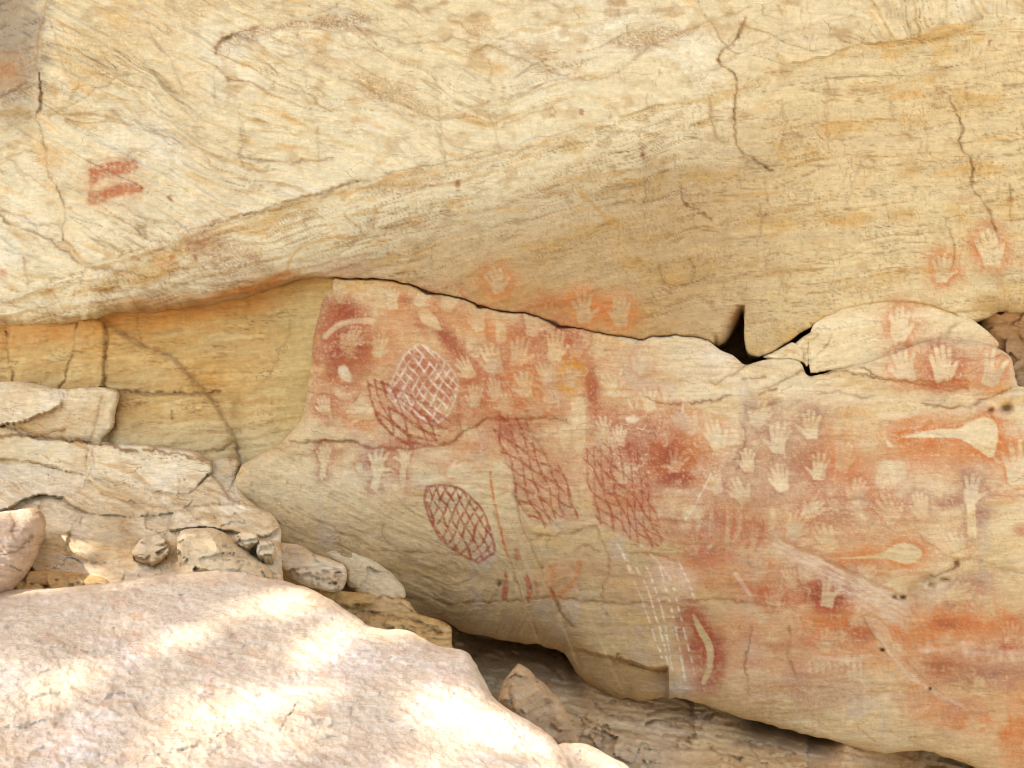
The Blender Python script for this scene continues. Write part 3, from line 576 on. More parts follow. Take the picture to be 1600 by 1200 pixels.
CRACKS_UP = [   # polyline, half width px, depth m, brown stain
 ([(1165, 28), (1152, 58), (1128, 80), (1122, 92), (1140, 110), (1150, 126), (1148, 170), (1149, 220), (1164, 240), (1190, 256), (1204, 266)], 1.9, .034, .75),
 ([(1485, 150), (1497, 185), (1502, 200), (1503, 230), (1522, 262), (1516, 286), (1536, 316), (1550, 345), (1556, 362)], 1.8, .03, .7),
 ([(1578, 290), (1580, 320), (1579, 350)], 1.6, .02, .4), ([(1476, 345), (1486, 366), (1490, 392), (1488, 420)], 1.6, .02, .5),
 ([(1290, 120), (1298, 150), (1292, 185), (1294, 240)], 1.4, .012, .35), ([(1110, 150), (1112, 190), (1120, 212), (1130, 222)], 1.5, .015, .5),
 ([(330, 352), (400, 331), (440, 318), (500, 301), (545, 284)], 2.0, .025, .6), ([(545, 284), (600, 275), (650, 262), (720, 250), (790, 238), (830, 228)], 1.5, .014, .5),
 ([(338, 84), (344, 68), (356, 58), (385, 48), (402, 42)], 3.2, .045, .9), ([(372, 240), (384, 244), (396, 250), (420, 252), (470, 252), (520, 248)], 1.8, .022, .6),
 ([(376, 200), (380, 225), (374, 240), (384, 262), (412, 270), (420, 258)], 1.8, .018, .5), ([(700, 60), (760, 72), (830, 98), (880, 118), (912, 127), (944, 122)], 1.4, .008, .6),
 ([(944, 122), (975, 108), (1000, 84), (1030, 66), (1070, 50), (1110, 34), (1170, 10)], 1.3, .007, .55), ([(690, 185), (740, 165), (800, 152), (850, 130), (905, 124)], 1.3, .012, .4),
 ([(684, 168), (688, 200), (692, 232), (698, 262)], 1.5, .014, .45), ([(764, 168), (772, 200), (780, 232)], 1.4, .012, .35), ([(540, 40), (580, 50), (620, 62), (650, 68), (700, 62)], 1.5, .014, .5),
 ([(450, 42), (500, 46), (530, 52), (560, 48)], 1.4, .012, .4), ([(480, 26), (520, 10), (560, -6)], 1.4, .012, .4), ([(530, 120), (580, 140), (640, 168), (682, 186), (740, 182)], 1.5, .014, .5),
 ([(995, 200), (1004, 240), (1008, 300), (1004, 330)], 1.4, .012, .4), ([(1065, 290), (1072, 318), (1090, 330), (1112, 344)], 1.8, .02, .6), ([(1066, 305), (1080, 304), (1100, 306)], 1.4, .012, .5),
 ([(1030, 414), (1036, 440), (1060, 446), (1080, 438), (1086, 420), (1076, 404)], 1.5, .016, .5), ([(1010, 474), (1040, 478), (1060, 470), (1086, 462), (1120, 488)], 1.3, .012, .4),
 ([(676, 420), (674, 400), (680, 380)], 1.3, .012, .4), ([(75, 0), (62, 55), (58, 100), (66, 150), (56, 190)], 2.6, .05, .5), ([(60, 190), (72, 240), (78, 275), (98, 310), (100, 370), (112, 385), (138, 416)], 2.2, .035, .5),
 ([(100, 180), (140, 178), (180, 186), (230, 204), (280, 222)], 1.8, .016, .5), ([(80, 170), (120, 160), (190, 120), (230, 118)], 1.6, .014, .5), ([(138, 252), (170, 249), (200, 246), (208, 236), (234, 232)], 1.6, .014, .4),
 ([(0, 336), (30, 356), (60, 366), (90, 384), (128, 412)], 2.0, .03, .6), ([(0, 330), (20, 334), (60, 350), (96, 352)], 1.5, .014, .6), ([(0, 250), (40, 236), (64, 240)], 1.6, .016, .5),
 ([(0, 150), (24, 140), (40, 128)], 1.6, .02, .6), ([(0, 80), (30, 84)], 2, .02, .5), ([(138, 412), (160, 420), (200, 424), (260, 440), (330, 446), (380, 440), (420, 448)], 1.6, .018, .5),
 ([(36, 400), (40, 425), (44, 445)], 1.6, .02, .5), ([(160, 312), (200, 324), (240, 346), (280, 348)], 1.5, .012, .4), ([(560, 322), (540, 334), (560, 356), (572, 372)], 1.4, .012, .5),
 ([(0, 470), (50, 486), (110, 498)], 1.5, .014, .5), ([(140, 500), (180, 470), (140, 440)], 1.0, .01, .3),
]
CRACKS_LOW = [
 ([(455, 690), (545, 690), (580, 699), (640, 700), (690, 694), (716, 682), (740, 668), (764, 656), (800, 654), (860, 656), (886, 660)], 2.2, .03, .8),
 ([(716, 620), (717, 650), (720, 674)], 1.5, .014, .4), ([(820, 640), (828, 676), (840, 690), (848, 704), (868, 716)], 1.8, .02, .4), ([(483, 612), (510, 616), (530, 624), (552, 628), (560, 618)], 1.5, .014, .6),
 ([(922, 520), (924, 535), (914, 550), (908, 556)], 1.4, .014, .3), ([(820, 848), (856, 838), (890, 834), (915, 826), (932, 822)], 2.0, .018, .5), ([(858, 838), (854, 860)], 1.5, .014, .4),
 ([(625, 932), (680, 939), (712, 943), (772, 940), (830, 936), (868, 932), (925, 940), (990, 943), (1050, 942), (1132, 936), (1180, 944), (1214, 950)], 1.8, .02, .6),
 ([(804, 770), (814, 810), (832, 858), (852, 905), (868, 944), (896, 980)], 2.4, .03, .35), ([(772, 800), (790, 852), (806, 905), (824, 956), (838, 990)], 2.2, .025, .35), ([(930, 822), (944, 850), (952, 872), (948, 900), (938, 935), (950, 962)], 1.6, .016, .4),
 ([(985, 866), (1010, 862), (1040, 872), (1060, 880)], 1.8, .02, .5), ([(900, 860), (918, 852), (936, 862)], 2.0, .02, .5),
 ([(1010, 620), (1042, 631), (1090, 629), (1120, 625), (1142, 618)], 1.7, .018, .8), ([(1028, 606), (1034, 622)], 1.5, .012, .5), ([(1166, 640), (1190, 636), (1206, 630), (1232, 628)], 1.5, .012, .5), ([(1186, 616), (1212, 608)], 2.0, .014, .8), ([(1160, 594), (1196, 588)], 1.6, .012, .8),
 ([(1156, 658), (1162, 672), (1166, 686), (1158, 706), (1155, 722), (1150, 734)], 1.9, .025, .3), ([(1290, 682), (1306, 683), (1318, 680)], 1.6, .014, .6),
 ([(1166, 568), (1150, 582), (1134, 592), (1112, 599)], 2.0, .025, .4), ([(1200, 606), (1230, 592), (1256, 580), (1266, 586)], 2.0, .02, .6),
 ([(1268, 588), (1300, 580), (1345, 585), (1372, 590), (1400, 596), (1460, 597), (1510, 594)], 1.8, .02, .8), ([(1345, 575), (1380, 588), (1430, 600), (1480, 607), (1512, 607)], 1.6, .016, .9), ([(1270, 612), (1320, 616), (1370, 622)], 1.3, .01, .5),
 ([(1440, 630), (1490, 636), (1524, 630), (1548, 620), (1580, 606)], 2.2, .03, .5), ([(1470, 668), (1520, 652), (1562, 636), (1580, 626)], 1.2, .01, .3), ([(1480, 558), (1520, 560), (1570, 556)], 1.3, .012, .5),
 ([(1175, 978), (1170, 1005), (1164, 1022), (1164, 1050), (1170, 1086)], 2.0, .028, .4), ([(1232, 980), (1234, 1005), (1230, 1022), (1240, 1050), (1246, 1066)], 1.8, .02, .4), ([(1168, 864), (1170, 882), (1200, 890), (1260, 886), (1300, 890)], 1.3, .01, .4),
 ([(1350, 965), (1362, 990), (1378, 1014), (1388, 1026), (1412, 1050), (1440, 1070), (1470, 1092), (1506, 1104)], 1.8, .02, .2), ([(1350, 962), (1372, 966), (1388, 984), (1394, 1000), (1390, 1022)], 1.6, .016, .2),
 ([(1340, 1130), (1350, 1146), (1366, 1158)], 1.4, .012, .3), ([(1420, 1154), (1432, 1152)], 1.4, .014, .6), ([(1230, 944), (1244, 960), (1258, 972)], 1.3, .012, .4), ([(1200, 890), (1224, 886), (1240, 902)], 1.2, .01, .4),
 ([(1290, 776), (1340, 780), (1400, 782)], 1.3, .01, .5), ([(1260, 784), (1300, 776), (1330, 780)], 1.2, .01, .5), ([(1000, 812), (1040, 814), (1090, 818)], 1.3, .012, .4), ([(1540, 772), (1580, 776), (1620, 774)], 1.4, .012, .4),
 ([(1430, 830), (1450, 848), (1490, 872), (1530, 874), (1570, 888), (1620, 900)], 1.6, .016, .4), ([(1455, 900), (1490, 890), (1498, 884)], 2.2, .03, .5), ([(966, 1022), (962, 1028), (990, 1040), (1010, 1046), (1040, 1047)], 2.4, .04, .6),
 ([(600, 820), (598, 836), (608, 852)], 1.3, .012, .4), ([(575, 858), (640, 862), (720, 866)], 1.2, .008, .7), ([(460, 790), (520, 826), (560, 842)], 1.2, .01, .4), ([(430, 700), (480, 712), (540, 706)], 1.2, .01, .4),
]

def Zm(ox, oy, sc, L, hw=1.1, dep=.006, st=.42): return [([(ox + x * sc, oy + y * sc) for x, y in p], hw, dep, st) for p in L]
CRACKS_UP += Zm(0, 0, .3375, [[(310,480),(400,360),(540,345),(640,350),(700,380),(830,430)], [(540,345),(600,390),(760,440),(850,480)], [(230,540),(300,510),(380,520),(520,520),(640,570),(760,610),(850,650)], [(300,560),(380,590),(450,600)],
  [(430,460),(560,455),(640,470),(720,530),(830,570),(950,600)], [(860,600),(960,640),(1050,650)], [(600,685),(660,700),(720,670)], [(1000,205),(1100,210),(1200,240),(1270,290),(1420,350),(1500,380)], [(1170,160),(1230,230),(1300,260),(1400,250),(1560,230)],
  [(970,290),(1060,350),(1180,400),(1340,430),(1500,440)], [(1000,300),(990,400),(1000,480)], [(1110,480),(1110,570),(1140,660),(1110,700)], [(1110,570),(1200,560),(1260,600)], [(1120,300),(1250,330),(1380,400),(1440,500)], [(1380,330),(1440,300),(1540,330)],
  [(1470,590),(1470,690),(1490,740)], [(950,1055),(1000,1020),(1150,1005),(1280,970),(1400,930),(1530,900)], [(500,930),(600,970),(700,1010),(800,1030)], [(0,760),(60,740),(130,850)], [(50,740),(120,800),(240,900)], [(0,980),(120,1010),(180,1070)], [(0,1050),(150,1090),(210,1170)],
  [(0,1150),(100,1180),(180,1190)], [(0,430),(100,410)], [(0,600),(100,560),(150,540)], [(0,690),(90,660),(160,680)], [(400,760),(500,740),(560,735)], [(300,880),(340,870),(390,885)], [(300,960),(380,1000)], [(560,1110),(640,1180)], [(680,100),(720,200),(800,300),(850,440)], [(230,80),(260,200),(300,330)]])
CRACKS_UP += Zm(530, 0, .3375, [[(0,140),(40,200),(180,240),(300,290)], [(0,220),(80,240)], [(130,370),(200,470),(330,560),(440,590)], [(0,370),(100,420),(220,500),(380,545),(440,540),(600,540)], [(500,90),(560,110),(620,160),(760,180),(850,220),(950,290),(1050,350),(1130,370)],
  [(640,150),(650,230),(700,300),(690,380)], [(560,200),(640,235),(720,245),(860,290),(960,340)], [(420,310),(560,320),(640,370)], [(700,0),(800,45),(850,40)], [(840,0),(950,0),(1060,40),(1140,70)], [(1150,140),(1250,195),(1300,170),(1400,130),(1500,100)],
  [(1140,350),(1250,350),(1330,300),(1420,220),(1560,160)], [(450,580),(470,690),(490,740)], [(720,520),(730,640),(750,690)], [(750,590),(850,540),(990,490)], [(500,800),(600,770),(760,740),(860,690),(1000,680)], [(380,870),(560,840),(700,800)], [(640,890),(800,830),(900,830)],
  [(1360,610),(1480,620),(1600,590)], [(1390,650),(1420,780),(1420,900)], [(100,130),(240,150),(340,120)], [(1000,690),(1200,640),(1400,600)], [(200,1060),(400,1020),(620,990),(820,930)], [(1180,960),(1300,940),(1400,950)], [(430,900),(420,960)], [(160,960),(160,1060),(100,1100)], [(0,1100),(110,1080),(170,990)]])
CRACKS_UP += Zm(1060, 0, .3375, [[(0,380),(100,340),(180,310),(300,230),(480,160),(800,70)], [(690,480),(680,560),(690,640)], [(480,480),(490,600),(470,700)], [(720,420),(710,500)], [(1150,560),(1150,700)], [(780,940),(830,780)], [(960,900),(970,1000)], [(400,830),(420,960)], [(380,950),(380,1080)], [(980,450),(980,560)], [(1330,400),(1340,540)], [(1250,400),(1300,500)], [(1360,780),(1390,720)], [(900,1130),(1050,1110)], [(430,700),(540,690),(640,680)], [(120,150),(80,190)]], 1.2, .007, .4)
CRACKS_UP += Zm(0, 400, .3375, [[(400,40),(500,60),(620,120),(720,140)], [(420,150),(520,160),(640,200)], [(0,300),(100,330),(200,340),(330,310)], [(0,200),(140,220),(300,250)], [(380,40),(400,45),(370,120),(330,220)], [(170,150),(240,170),(290,240)], [(640,100),(760,130),(880,150)], [(900,120),(1000,150),(1100,190)], [(860,60),(960,80),(1060,130)], [(1100,110),(1200,140),(1260,190)], [(700,60),(800,70),(860,110)], [(110,0),(130,120)]])
_r = random.Random(3)
for _k in range(34):
    _x = _r.uniform(150, 262); _y = _r.uniform(448, 488) - .06 * (_x - 150); _l = _r.uniform(8, 24)
    CRACKS_UP.append(([(_x, _y), (_x + _l * .5, _y + _l * .28), (_x + _l, _y + _l * .75)], 1.2, .008, .55))
for _k in range(70):
    _x = _r.uniform(150, 430); _y = 330 + .28 * (_x - 150) + _r.uniform(-6, 70); _l = _r.uniform(6, 20)
    CRACKS_UP.append(([(_x, _y), (_x + _l * .6, _y + _l * .2), (_x + _l, _y + _l * .45)], 1.15, .006, .5))
CRACKS_ALC = [
 ([(158, 500), (168, 520), (164, 560), (162, 604)], 2.0, .03, .5), ([(120, 500), (116, 540), (104, 590), (92, 606)], 2.2, .03, .3), ([(158, 606), (200, 612), (260, 614), (300, 616), (344, 612)], 2.4, .04, .6), ([(150, 606), (120, 614), (96, 612)], 2.0, .03, .6),
 ([(214, 490), (214, 512), (222, 530)], 1.4, .014, .4), ([(186, 612), (182, 630), (176, 648), (180, 672)], 2.0, .03, .5), ([(320, 706), (350, 700), (366, 690), (372, 715), (376, 724)], 2.0, .03, .5), ([(270, 640), (270, 655)], 1.2, .02, .6), ([(150, 492), (215, 532), (270, 556), (300, 588), (332, 622), (360, 668), (372, 700)], 1.6, .012, .3),
 ([(448, 480), (452, 512), (430, 570), (400, 610)], 1.2, .01, .3), ([(425, 620), (424, 632)], 1.4, .012, .6), ([(10, 520), (14, 560), (20, 600)], 2.0, .03, .4),
]
_CF = []
def crack_field(X, Y, cracks, seed=0):
    for (x0, sd, n0, r) in _CF:
        if x0 is X and sd == seed and n0 == len(cracks): return r
    g = np.zeros(X.shape, np.float32); st = np.zeros(X.shape, np.float32)
    for i, (pts, hw, dep, stain) in enumerate(cracks):
        c = jag(pts, 5.0, 6.0, seed + i); P = np.array(c); R = 16
        m = (X > P[:, 0].min() - R) & (X < P[:, 0].max() + R) & (Y > P[:, 1].min() - R) & (Y < P[:, 1].max() + R)
        if not m.any(): continue
        x = X[m]; y = Y[m]; d = seg_dist(x, y, c)
        x_ = x + 2.2 * perlin(x / 7, y / 7, 31) + 1.2 * perlin(x / 3.5, y / 3.5, 32); y_ = y + 2.2 * perlin(x / 7 + 30, y / 7, 33); d = seg_dist(x_, y_, c)
        h = 0.62 * hw * np.clip(0.85 + 0.8 * perlin(x / 23, y / 23, 71 + i % 7), 0.2, 1.8)
        g[m] = np.maximum(g[m], 0.8 * dep * sstep(h + 1.7, np.maximum(h - 1.2, -.6), d) * np.clip(0.75 + 0.8 * perlin(x / 31, y / 31, 12), 0.2, 1))
        st[m] = np.maximum(st[m], stain * (0.8 * sstep(h + 1.9, h - 0.9, d) + 0.4 * sstep(8, 1, d) * np.clip(0.5 + perlin(x / 19, y / 19, 5), 0, 1)))
    _CF[:] = [(X, seed, len(cracks), (g, st))]
    return g, st
def lines(b, t, lb, lt, seed, wd=0.10, dens=0.1):
    n = fbm(b / lb, t / lt, 3, seed); k = perlin(b / (lb * 2.3) + 7, t / (lt * 0.8), seed + 9)
    return sstep(wd, wd * 0.15, np.abs(n)) * sstep(dens - 0.15, dens + 0.25, k)
def roll(d, R, amp):
    t = np.clip(1 - d / R, 0, 1); return amp * (1 - np.sqrt(np.maximum(1 - t * t, 0)))
EMBED = {}

def upper_fields(X, Y):
    k = ('u', X.shape)
    if k in EMBED: return EMBED[k]
    wx = 14 * fbm(X / 160, Y / 120, 3, 50); wy = 14 * fbm(X / 160 + 40, Y / 120, 3, 51)
    Tc = interp(TR, X) + 9 * fbm(X / 60, Y / 200, 3, 52)
    above = sstep(-3, 3, Tc - Y)
    sl = 0.40 + 0.10 * np.sin(X / 240.0) + 0.08 * fbm(X / 300, Y / 300, 2, 53)
    bT = (Y + wy) - sl * (X + wx); tT = X + 0.4 * Y
    gx = np.where(X < 1100, 0.25 * X, 275 + 0.10 * (X - 1100)); bM = Y + 0.8 * wy + gx; tM = X - 0.25 * Y
    b = np.where(above > 0.5, bT, bM + 900); t = np.where(above > 0.5, tT, tM)
    EMBED[k] = (above, b, t, Tc); return EMBED[k]

def macro(X, Y): return 0.060 * fbm(X / 430, Y / 330, 3, 60) + 0.020 * fbm(X / 95, Y / 70, 4, 61)
def upper_depth(X, Y, d):
    above, b, t, Tc = upper_fields(X, Y)
    z = 3.97 - 0.00048 * (500 - Y)
    z = z + macro(X, Y) + 0.0045 * fbm(X / 14, Y / 12, 3, 62)
    z = z + 0.018 * (1 - above) * sstep(0, 18, Y - Tc)
    left = sstep(900, 300, X)
    fl = fbm(b / 26, t / 170, 3, 63); z = z + (0.006 + 0.014 * left) * np.abs(fl)
    ter = fbm(b / 11, t / 120, 3, 64); z = z + (0.0035 + 0.004 * left) * np.sign(ter) * np.abs(ter) ** 0.5 * (0.35 + 0.65 * left)
    z = z + 0.005 * left * lines(b, t, 24, 240, 65, .06, .12) + .007 * lines(b + 70, t, 34, 420, 71, .035, -.05) * above + .006 * lines(b + 90, t, 16, 260, 70, .05, .0) * (1 - above)
    stp = fbm(b / 60, t / 420, 2, 72); z = z + .008 * np.tanh(stp * 14) * above + .006 * np.tanh(stp * 14) * (1 - above) + 0.005 * lines(X, Y, 16, 50, 66) * (1 - left)
    # corner on the far side: facets turn away and step back
    ex = interp([(-300, 84), (0, 76), (60, 60), (190, 58), (270, 78), (330, 100), (380, 110), (420, 140), (500, 134)], Y) if False else np.interp(Y, [-300, 0, 60, 190, 270, 330, 380, 420, 500], [84, 74, 60, 57, 78, 100, 110, 140, 134])
    s = ex - X; z = z + 0.10 * sstep(-2, 10, s) + 0.0006 * np.clip(s, 0, 200)
    z = z + 0.22 * sstep(8, 44, np.interp(Y, [-300, 60, 130, 190], [60, 42, 30, -40]) - X)
    e2 = np.interp(Y, [170, 215, 250, 300, 340, 420], [150, 200, 212, 224, 232, 236]); band = sstep(168, 184, Y) * sstep(430, 330, Y)
    z = z + 0.00042 * np.clip(e2 - X, 0, 140) * band
    # hollow beside the slot
    z = z + 0.10 * np.exp(-(((X - 1152) / 17) ** 2 + ((Y - 520) / 26) ** 2)) * sstep(1163, 1158, X)
    z = z - 0.03 * np.exp(-(((X - 1130) / 60) ** 2 + ((Y - 505) / 34) ** 2))
    # right-hand cave brow and notch
    z = z - 0.10 * np.exp(-(((X - 1585) / 60) ** 2 + ((Y - 455) / 30) ** 2)) + 0.13 * np.exp(-(((X - 1545) / 26) ** 2 + ((Y - 490) / 16) ** 2))
    g, _ = crack_field(X, Y, CRACKS_UP); z = z + .55 * g
    R = np.interp(X, [-300, 150, 420, 520, 1100, 1500, 1600], [26, 34, 30, 4, 4, 4, 22]); A = np.interp(X, [-300, 150, 420, 520, 1100, 1500, 1600], [.16, .18, .13, .012, .014, .014, .2])
    nt_ = (X > 1116) & (X < 1162) & (Y > 478); R = np.where(nt_, 20, R); A = np.where(nt_, .16, A)
    tt = np.clip(1 - d / R, 0, 1)
    edge = np.where(Y < 400, 0, 1)
    return z + edge * A * (1 - np.sqrt(np.maximum(1 - tt * tt, 0)))

def upper_color(X, Y, d):
    above, b, t, Tc = upper_fields(X, Y)
    n1 = fbm(X / 210, Y / 150, 4, 80); n2 = fbm(b / 46, t / 260, 4, 81); n3 = fbm(b / 9, t / 90, 4, 82); n4 = fbm(X / 40, Y / 34, 4, 83)
    c = np.broadcast_to(CREAM, X.shape + (3,)).copy()
    c = mix(c, PALE, sstep(0.0, 0.5, n1 + 0.5 * n2) * above * 0.8)
    c = mix(c, TAN, np.clip(sstep(0.0, 0.55, n2 + 0.35 * n4) * 0.75, 0, 1) * (0.55 * above + 1.0 * (1 - above)))
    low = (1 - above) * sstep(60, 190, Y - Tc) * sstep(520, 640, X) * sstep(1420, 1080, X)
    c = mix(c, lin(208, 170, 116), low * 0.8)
    rt = sstep(1080, 1250, X) * sstep(-40, 120, Y); c = mix(c, lin(214, 186, 134), rt * 0.6)
    c = mix(c, GOLD, sstep(0.12, 0.6, n2 * 0.8 + n4 * 0.5) * (1 - above) * 0.7)
    c = mix(c, lin(212, 160, 84), sstep(0.30, 0.65, fbm(b / 30, t / 120, 4, 84)) * 0.5)
    # brown weathering crusts at the top
    cr = sstep(0.10, 0.5, fbm(X / 55, Y / 28, 4, 85)) * sstep(150, 10, Y + 0.10 * np.abs(X - 760)); c = mix(c, lin(176, 138, 92), cr * 0.7)
    c = mix(c, lin(190, 152, 100), sstep(.2, .55, fbm(X / 48, Y / 40, 4, 86)) * 0.45)
    gr = fbm(X / 3.6, Y / 3.2, 3, 90)
    for pl, cc, am in (([(345, 55), (400, 42), (470, 30), (560, 18), (604, 28), (560, 48), (450, 46), (380, 66)], (150, 112, 74), .75), ([(535, 108), (590, 116), (640, 138), (692, 184), (650, 178), (580, 150)], (190, 152, 98), .8), ([(918, 40), (958, 62), (990, 54), (1030, 36), (1064, 40), (1076, 52), (1000, 86), (958, 70)], (168, 128, 80), .75),
                      ([(690, 26), (760, 16), (784, 50), (740, 58)], (196, 158, 106), .7), ([(430, 58), (500, 60), (524, 92), (470, 88)], (196, 160, 108), .7), ([(250, 100), (330, 20), (420, 0), (330, -40), (220, 20)], (204, 172, 120), .6), ([(800, 50), (880, 90), (912, 118), (860, 100), (800, 74)], (190, 152, 100), .6), ([(90, 60), (200, 10), (240, 60), (190, 118), (110, 150)], (206, 172, 118), .7),
                      ([(560, 296), (640, 270), (720, 264), (690, 290), (600, 312), (550, 320)], (178, 140, 92), .6), ([(850, 300), (900, 290), (880, 310)], (170, 120, 60), .6), ([(270, 352), (330, 350), (400, 388), (434, 424), (360, 432), (300, 404)], (186, 140, 96), .6)):
        m = (X > min(p[0] for p in pl) - 25) & (X < max(p[0] for p in pl) + 25) & (Y > min(p[1] for p in pl) - 25) & (Y < max(p[1] for p in pl) + 25)
        w_ = np.zeros(X.shape); w_[m] = sstep(-6, 8, sdf(X[m] + 9 * n4[m], Y[m] + 9 * n3[m], pl)); c = mix(c, lin(*cc), w_ * am * np.clip(.62 + 1.1 * gr, 0, 1))
    c = mix(c, lin(178, 104, 60), sstep(.30, .5, fbm(X / 13, Y / 9, 3, 92)) * np.exp(-(((X - 290) / 70) ** 2 + ((Y - 395) / 40) ** 2)) * .7)
    c = mix(c, lin(150, 112, 66), sstep(.28, .62, gr) * (.12 + .34 * (1 - above)) * np.clip(.8 + n2, .2, 1.3))
    # thin brown flake lines along the bedding
    left = sstep(1000, 500, X)
    ln = lines(b, t, 24, 240, 65, .06, .12) * (0.2 + 0.5 * left) + lines(b, t, 10, 150, 67, .07, .2) * 0.4 * (0.3 + left)
    c = mix(c, lin(168, 124, 72), np.clip(ln, 0, 1) * 0.5)
    vl = lines(X, Y, 15, 60, 66, .08, .15) * sstep(700, 1100, X); c = mix(c, lin(162, 126, 80), vl * 0.4)
    c = mix(c, lin(150, 108, 60), (lines(b + 40, t, 7, 130, 69, .10, .05) * .5 + lines(b + 90, t, 16, 260, 70, .05, .0) * .45) * (1 - above))
    c = mix(c, lin(166, 122, 70), lines(b + 70, t, 34, 420, 71, .035, -.05) * above * .42)
    # grey far corner, sweeping pale drag marks
    c = mix(c, GREY * 0.85, sstep(95, 20, X + 34 * n4) * sstep(190, 60, Y + 40 * n4) * 0.75); c = mix(c, lin(172, 150, 120), sstep(95, 45, X + 16 * n4) * sstep(260, 160, Y) * 0.5)
    c = mix(c, lin(112, 92, 78), lines(Y + .3 * X, X, 9, 60, 93, .12, -.1) * sstep(110, 50, X) * sstep(240, 120, Y) * .6); c = mix(c, lin(176, 120, 66), np.exp(-(((X - 8) / 34) ** 2 + ((Y - 112 + 14 * n4) / 22) ** 2)) * .7)
    dr = sstep(46, 10, np.abs(X - (232 + 0.36 * Y + 10 * n4))) * sstep(400, 300, Y); c = mix(c, lin(222, 196, 152), dr * 0.6)
    # ochre veins
    for pts, wd, cc in (([(535, 312), (560, 296), (596, 282), (612, 276), (640, 268), (658, 262)], 4.0, (206, 146, 60)), ([(588, 328), (590, 340), (580, 356), (566, 368), (530, 373)], 3.6, (206, 148, 62)), ([(456, 446), (450, 424), (454, 405), (468, 388), (500, 376), (545, 366)], 4.4, (208, 150, 66)), ([(445, 442), (470, 432), (500, 440)], 5, (196, 132, 60)), ([(100, 186), (130, 192), (180, 190), (200, 196)], 3, (176, 132, 66)), ([(905, 300), (930, 322), (950, 345), (965, 350)], 9, (212, 160, 84))):
        m = (X > 60) & (X < 1000) & (Y < 470); dd = np.full(X.shape, 99.0); cc_ = curve(pts); dd[m] = seg_dist(X[m] + 3 * n4[m], Y[m] + 3 * n3[m], cc_)
        c = mix(c, lin(*cc), sstep(wd * 1.1, wd * .1, dd / np.clip(0.7 + 1.2 * n3 + .8 * n4, .2, 2)) * 0.62)
    # strata band under the overhang, on the far side
    up = interp(C1, np.clip(X, -300, 1105)) - Y
    band = sstep(40, 6, up + 10 * n4) * sstep(520, 430, X) * sstep(160, 220, X)
    stripes = 0.5 + 0.5 * np.sin(up / 2.6 + 4 * fbm(X / 70, Y / 20, 3, 88))
    c = mix(c, mix(np.broadcast_to(lin(186, 150, 100), c.shape), lin(196, 128, 60), stripes), band * 0.75)
    c = mix(c, lin(202, 128, 56), sstep(8, 1, np.abs(up - 12 - 5 * n4)) * sstep(300, 360, X) * sstep(470, 430, X) * 0.85)
    c = mix(c, lin(190, 146, 110), sstep(46, 8, up) * sstep(470, 520, X) * sstep(640, 540, X) * .6)
    # warm rub above the long crack, rust at the slot
    c = mix(c, lin(206, 156, 92), sstep(90, 20, up + 20 * n4) * sstep(690, 760, X) * sstep(1120, 960, X) * .65)
    c = mix(c, lin(196, 120, 60), np.exp(-(((X - 1150) / 10) ** 2 + ((Y - 496) / 10) ** 2)) * .6)
    for (hx, hy, r) in ((909, 175, 5), (1004, 241, 5), (716, 288, 5), (1073, 322, 5), (1254, 35, 3), (1546, 67, 4), (455, 123, 4), (345, 72, 5), (265, 310, 4), (1165, 35, 5), (1123, 92, 5)):
        c = mix(c, lin(150, 84, 54), sstep(r, r - 4, np.sqrt((X - hx) ** 2 + ((Y - hy) / 1.6) ** 2) + 7 * n3 + 4 * n4) * .7)
    g, st = crack_field(X, Y, CRACKS_UP); c = mix(c, lin(150, 106, 60), np.clip(st * .85, 0, .7))
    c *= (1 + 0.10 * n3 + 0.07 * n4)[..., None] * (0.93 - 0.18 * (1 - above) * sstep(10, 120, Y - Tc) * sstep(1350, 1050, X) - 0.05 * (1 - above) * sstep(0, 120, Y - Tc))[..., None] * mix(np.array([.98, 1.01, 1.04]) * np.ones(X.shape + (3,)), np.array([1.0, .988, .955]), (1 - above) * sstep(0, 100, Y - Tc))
    return pigment(np.clip(c, .02, .9), X, Y)

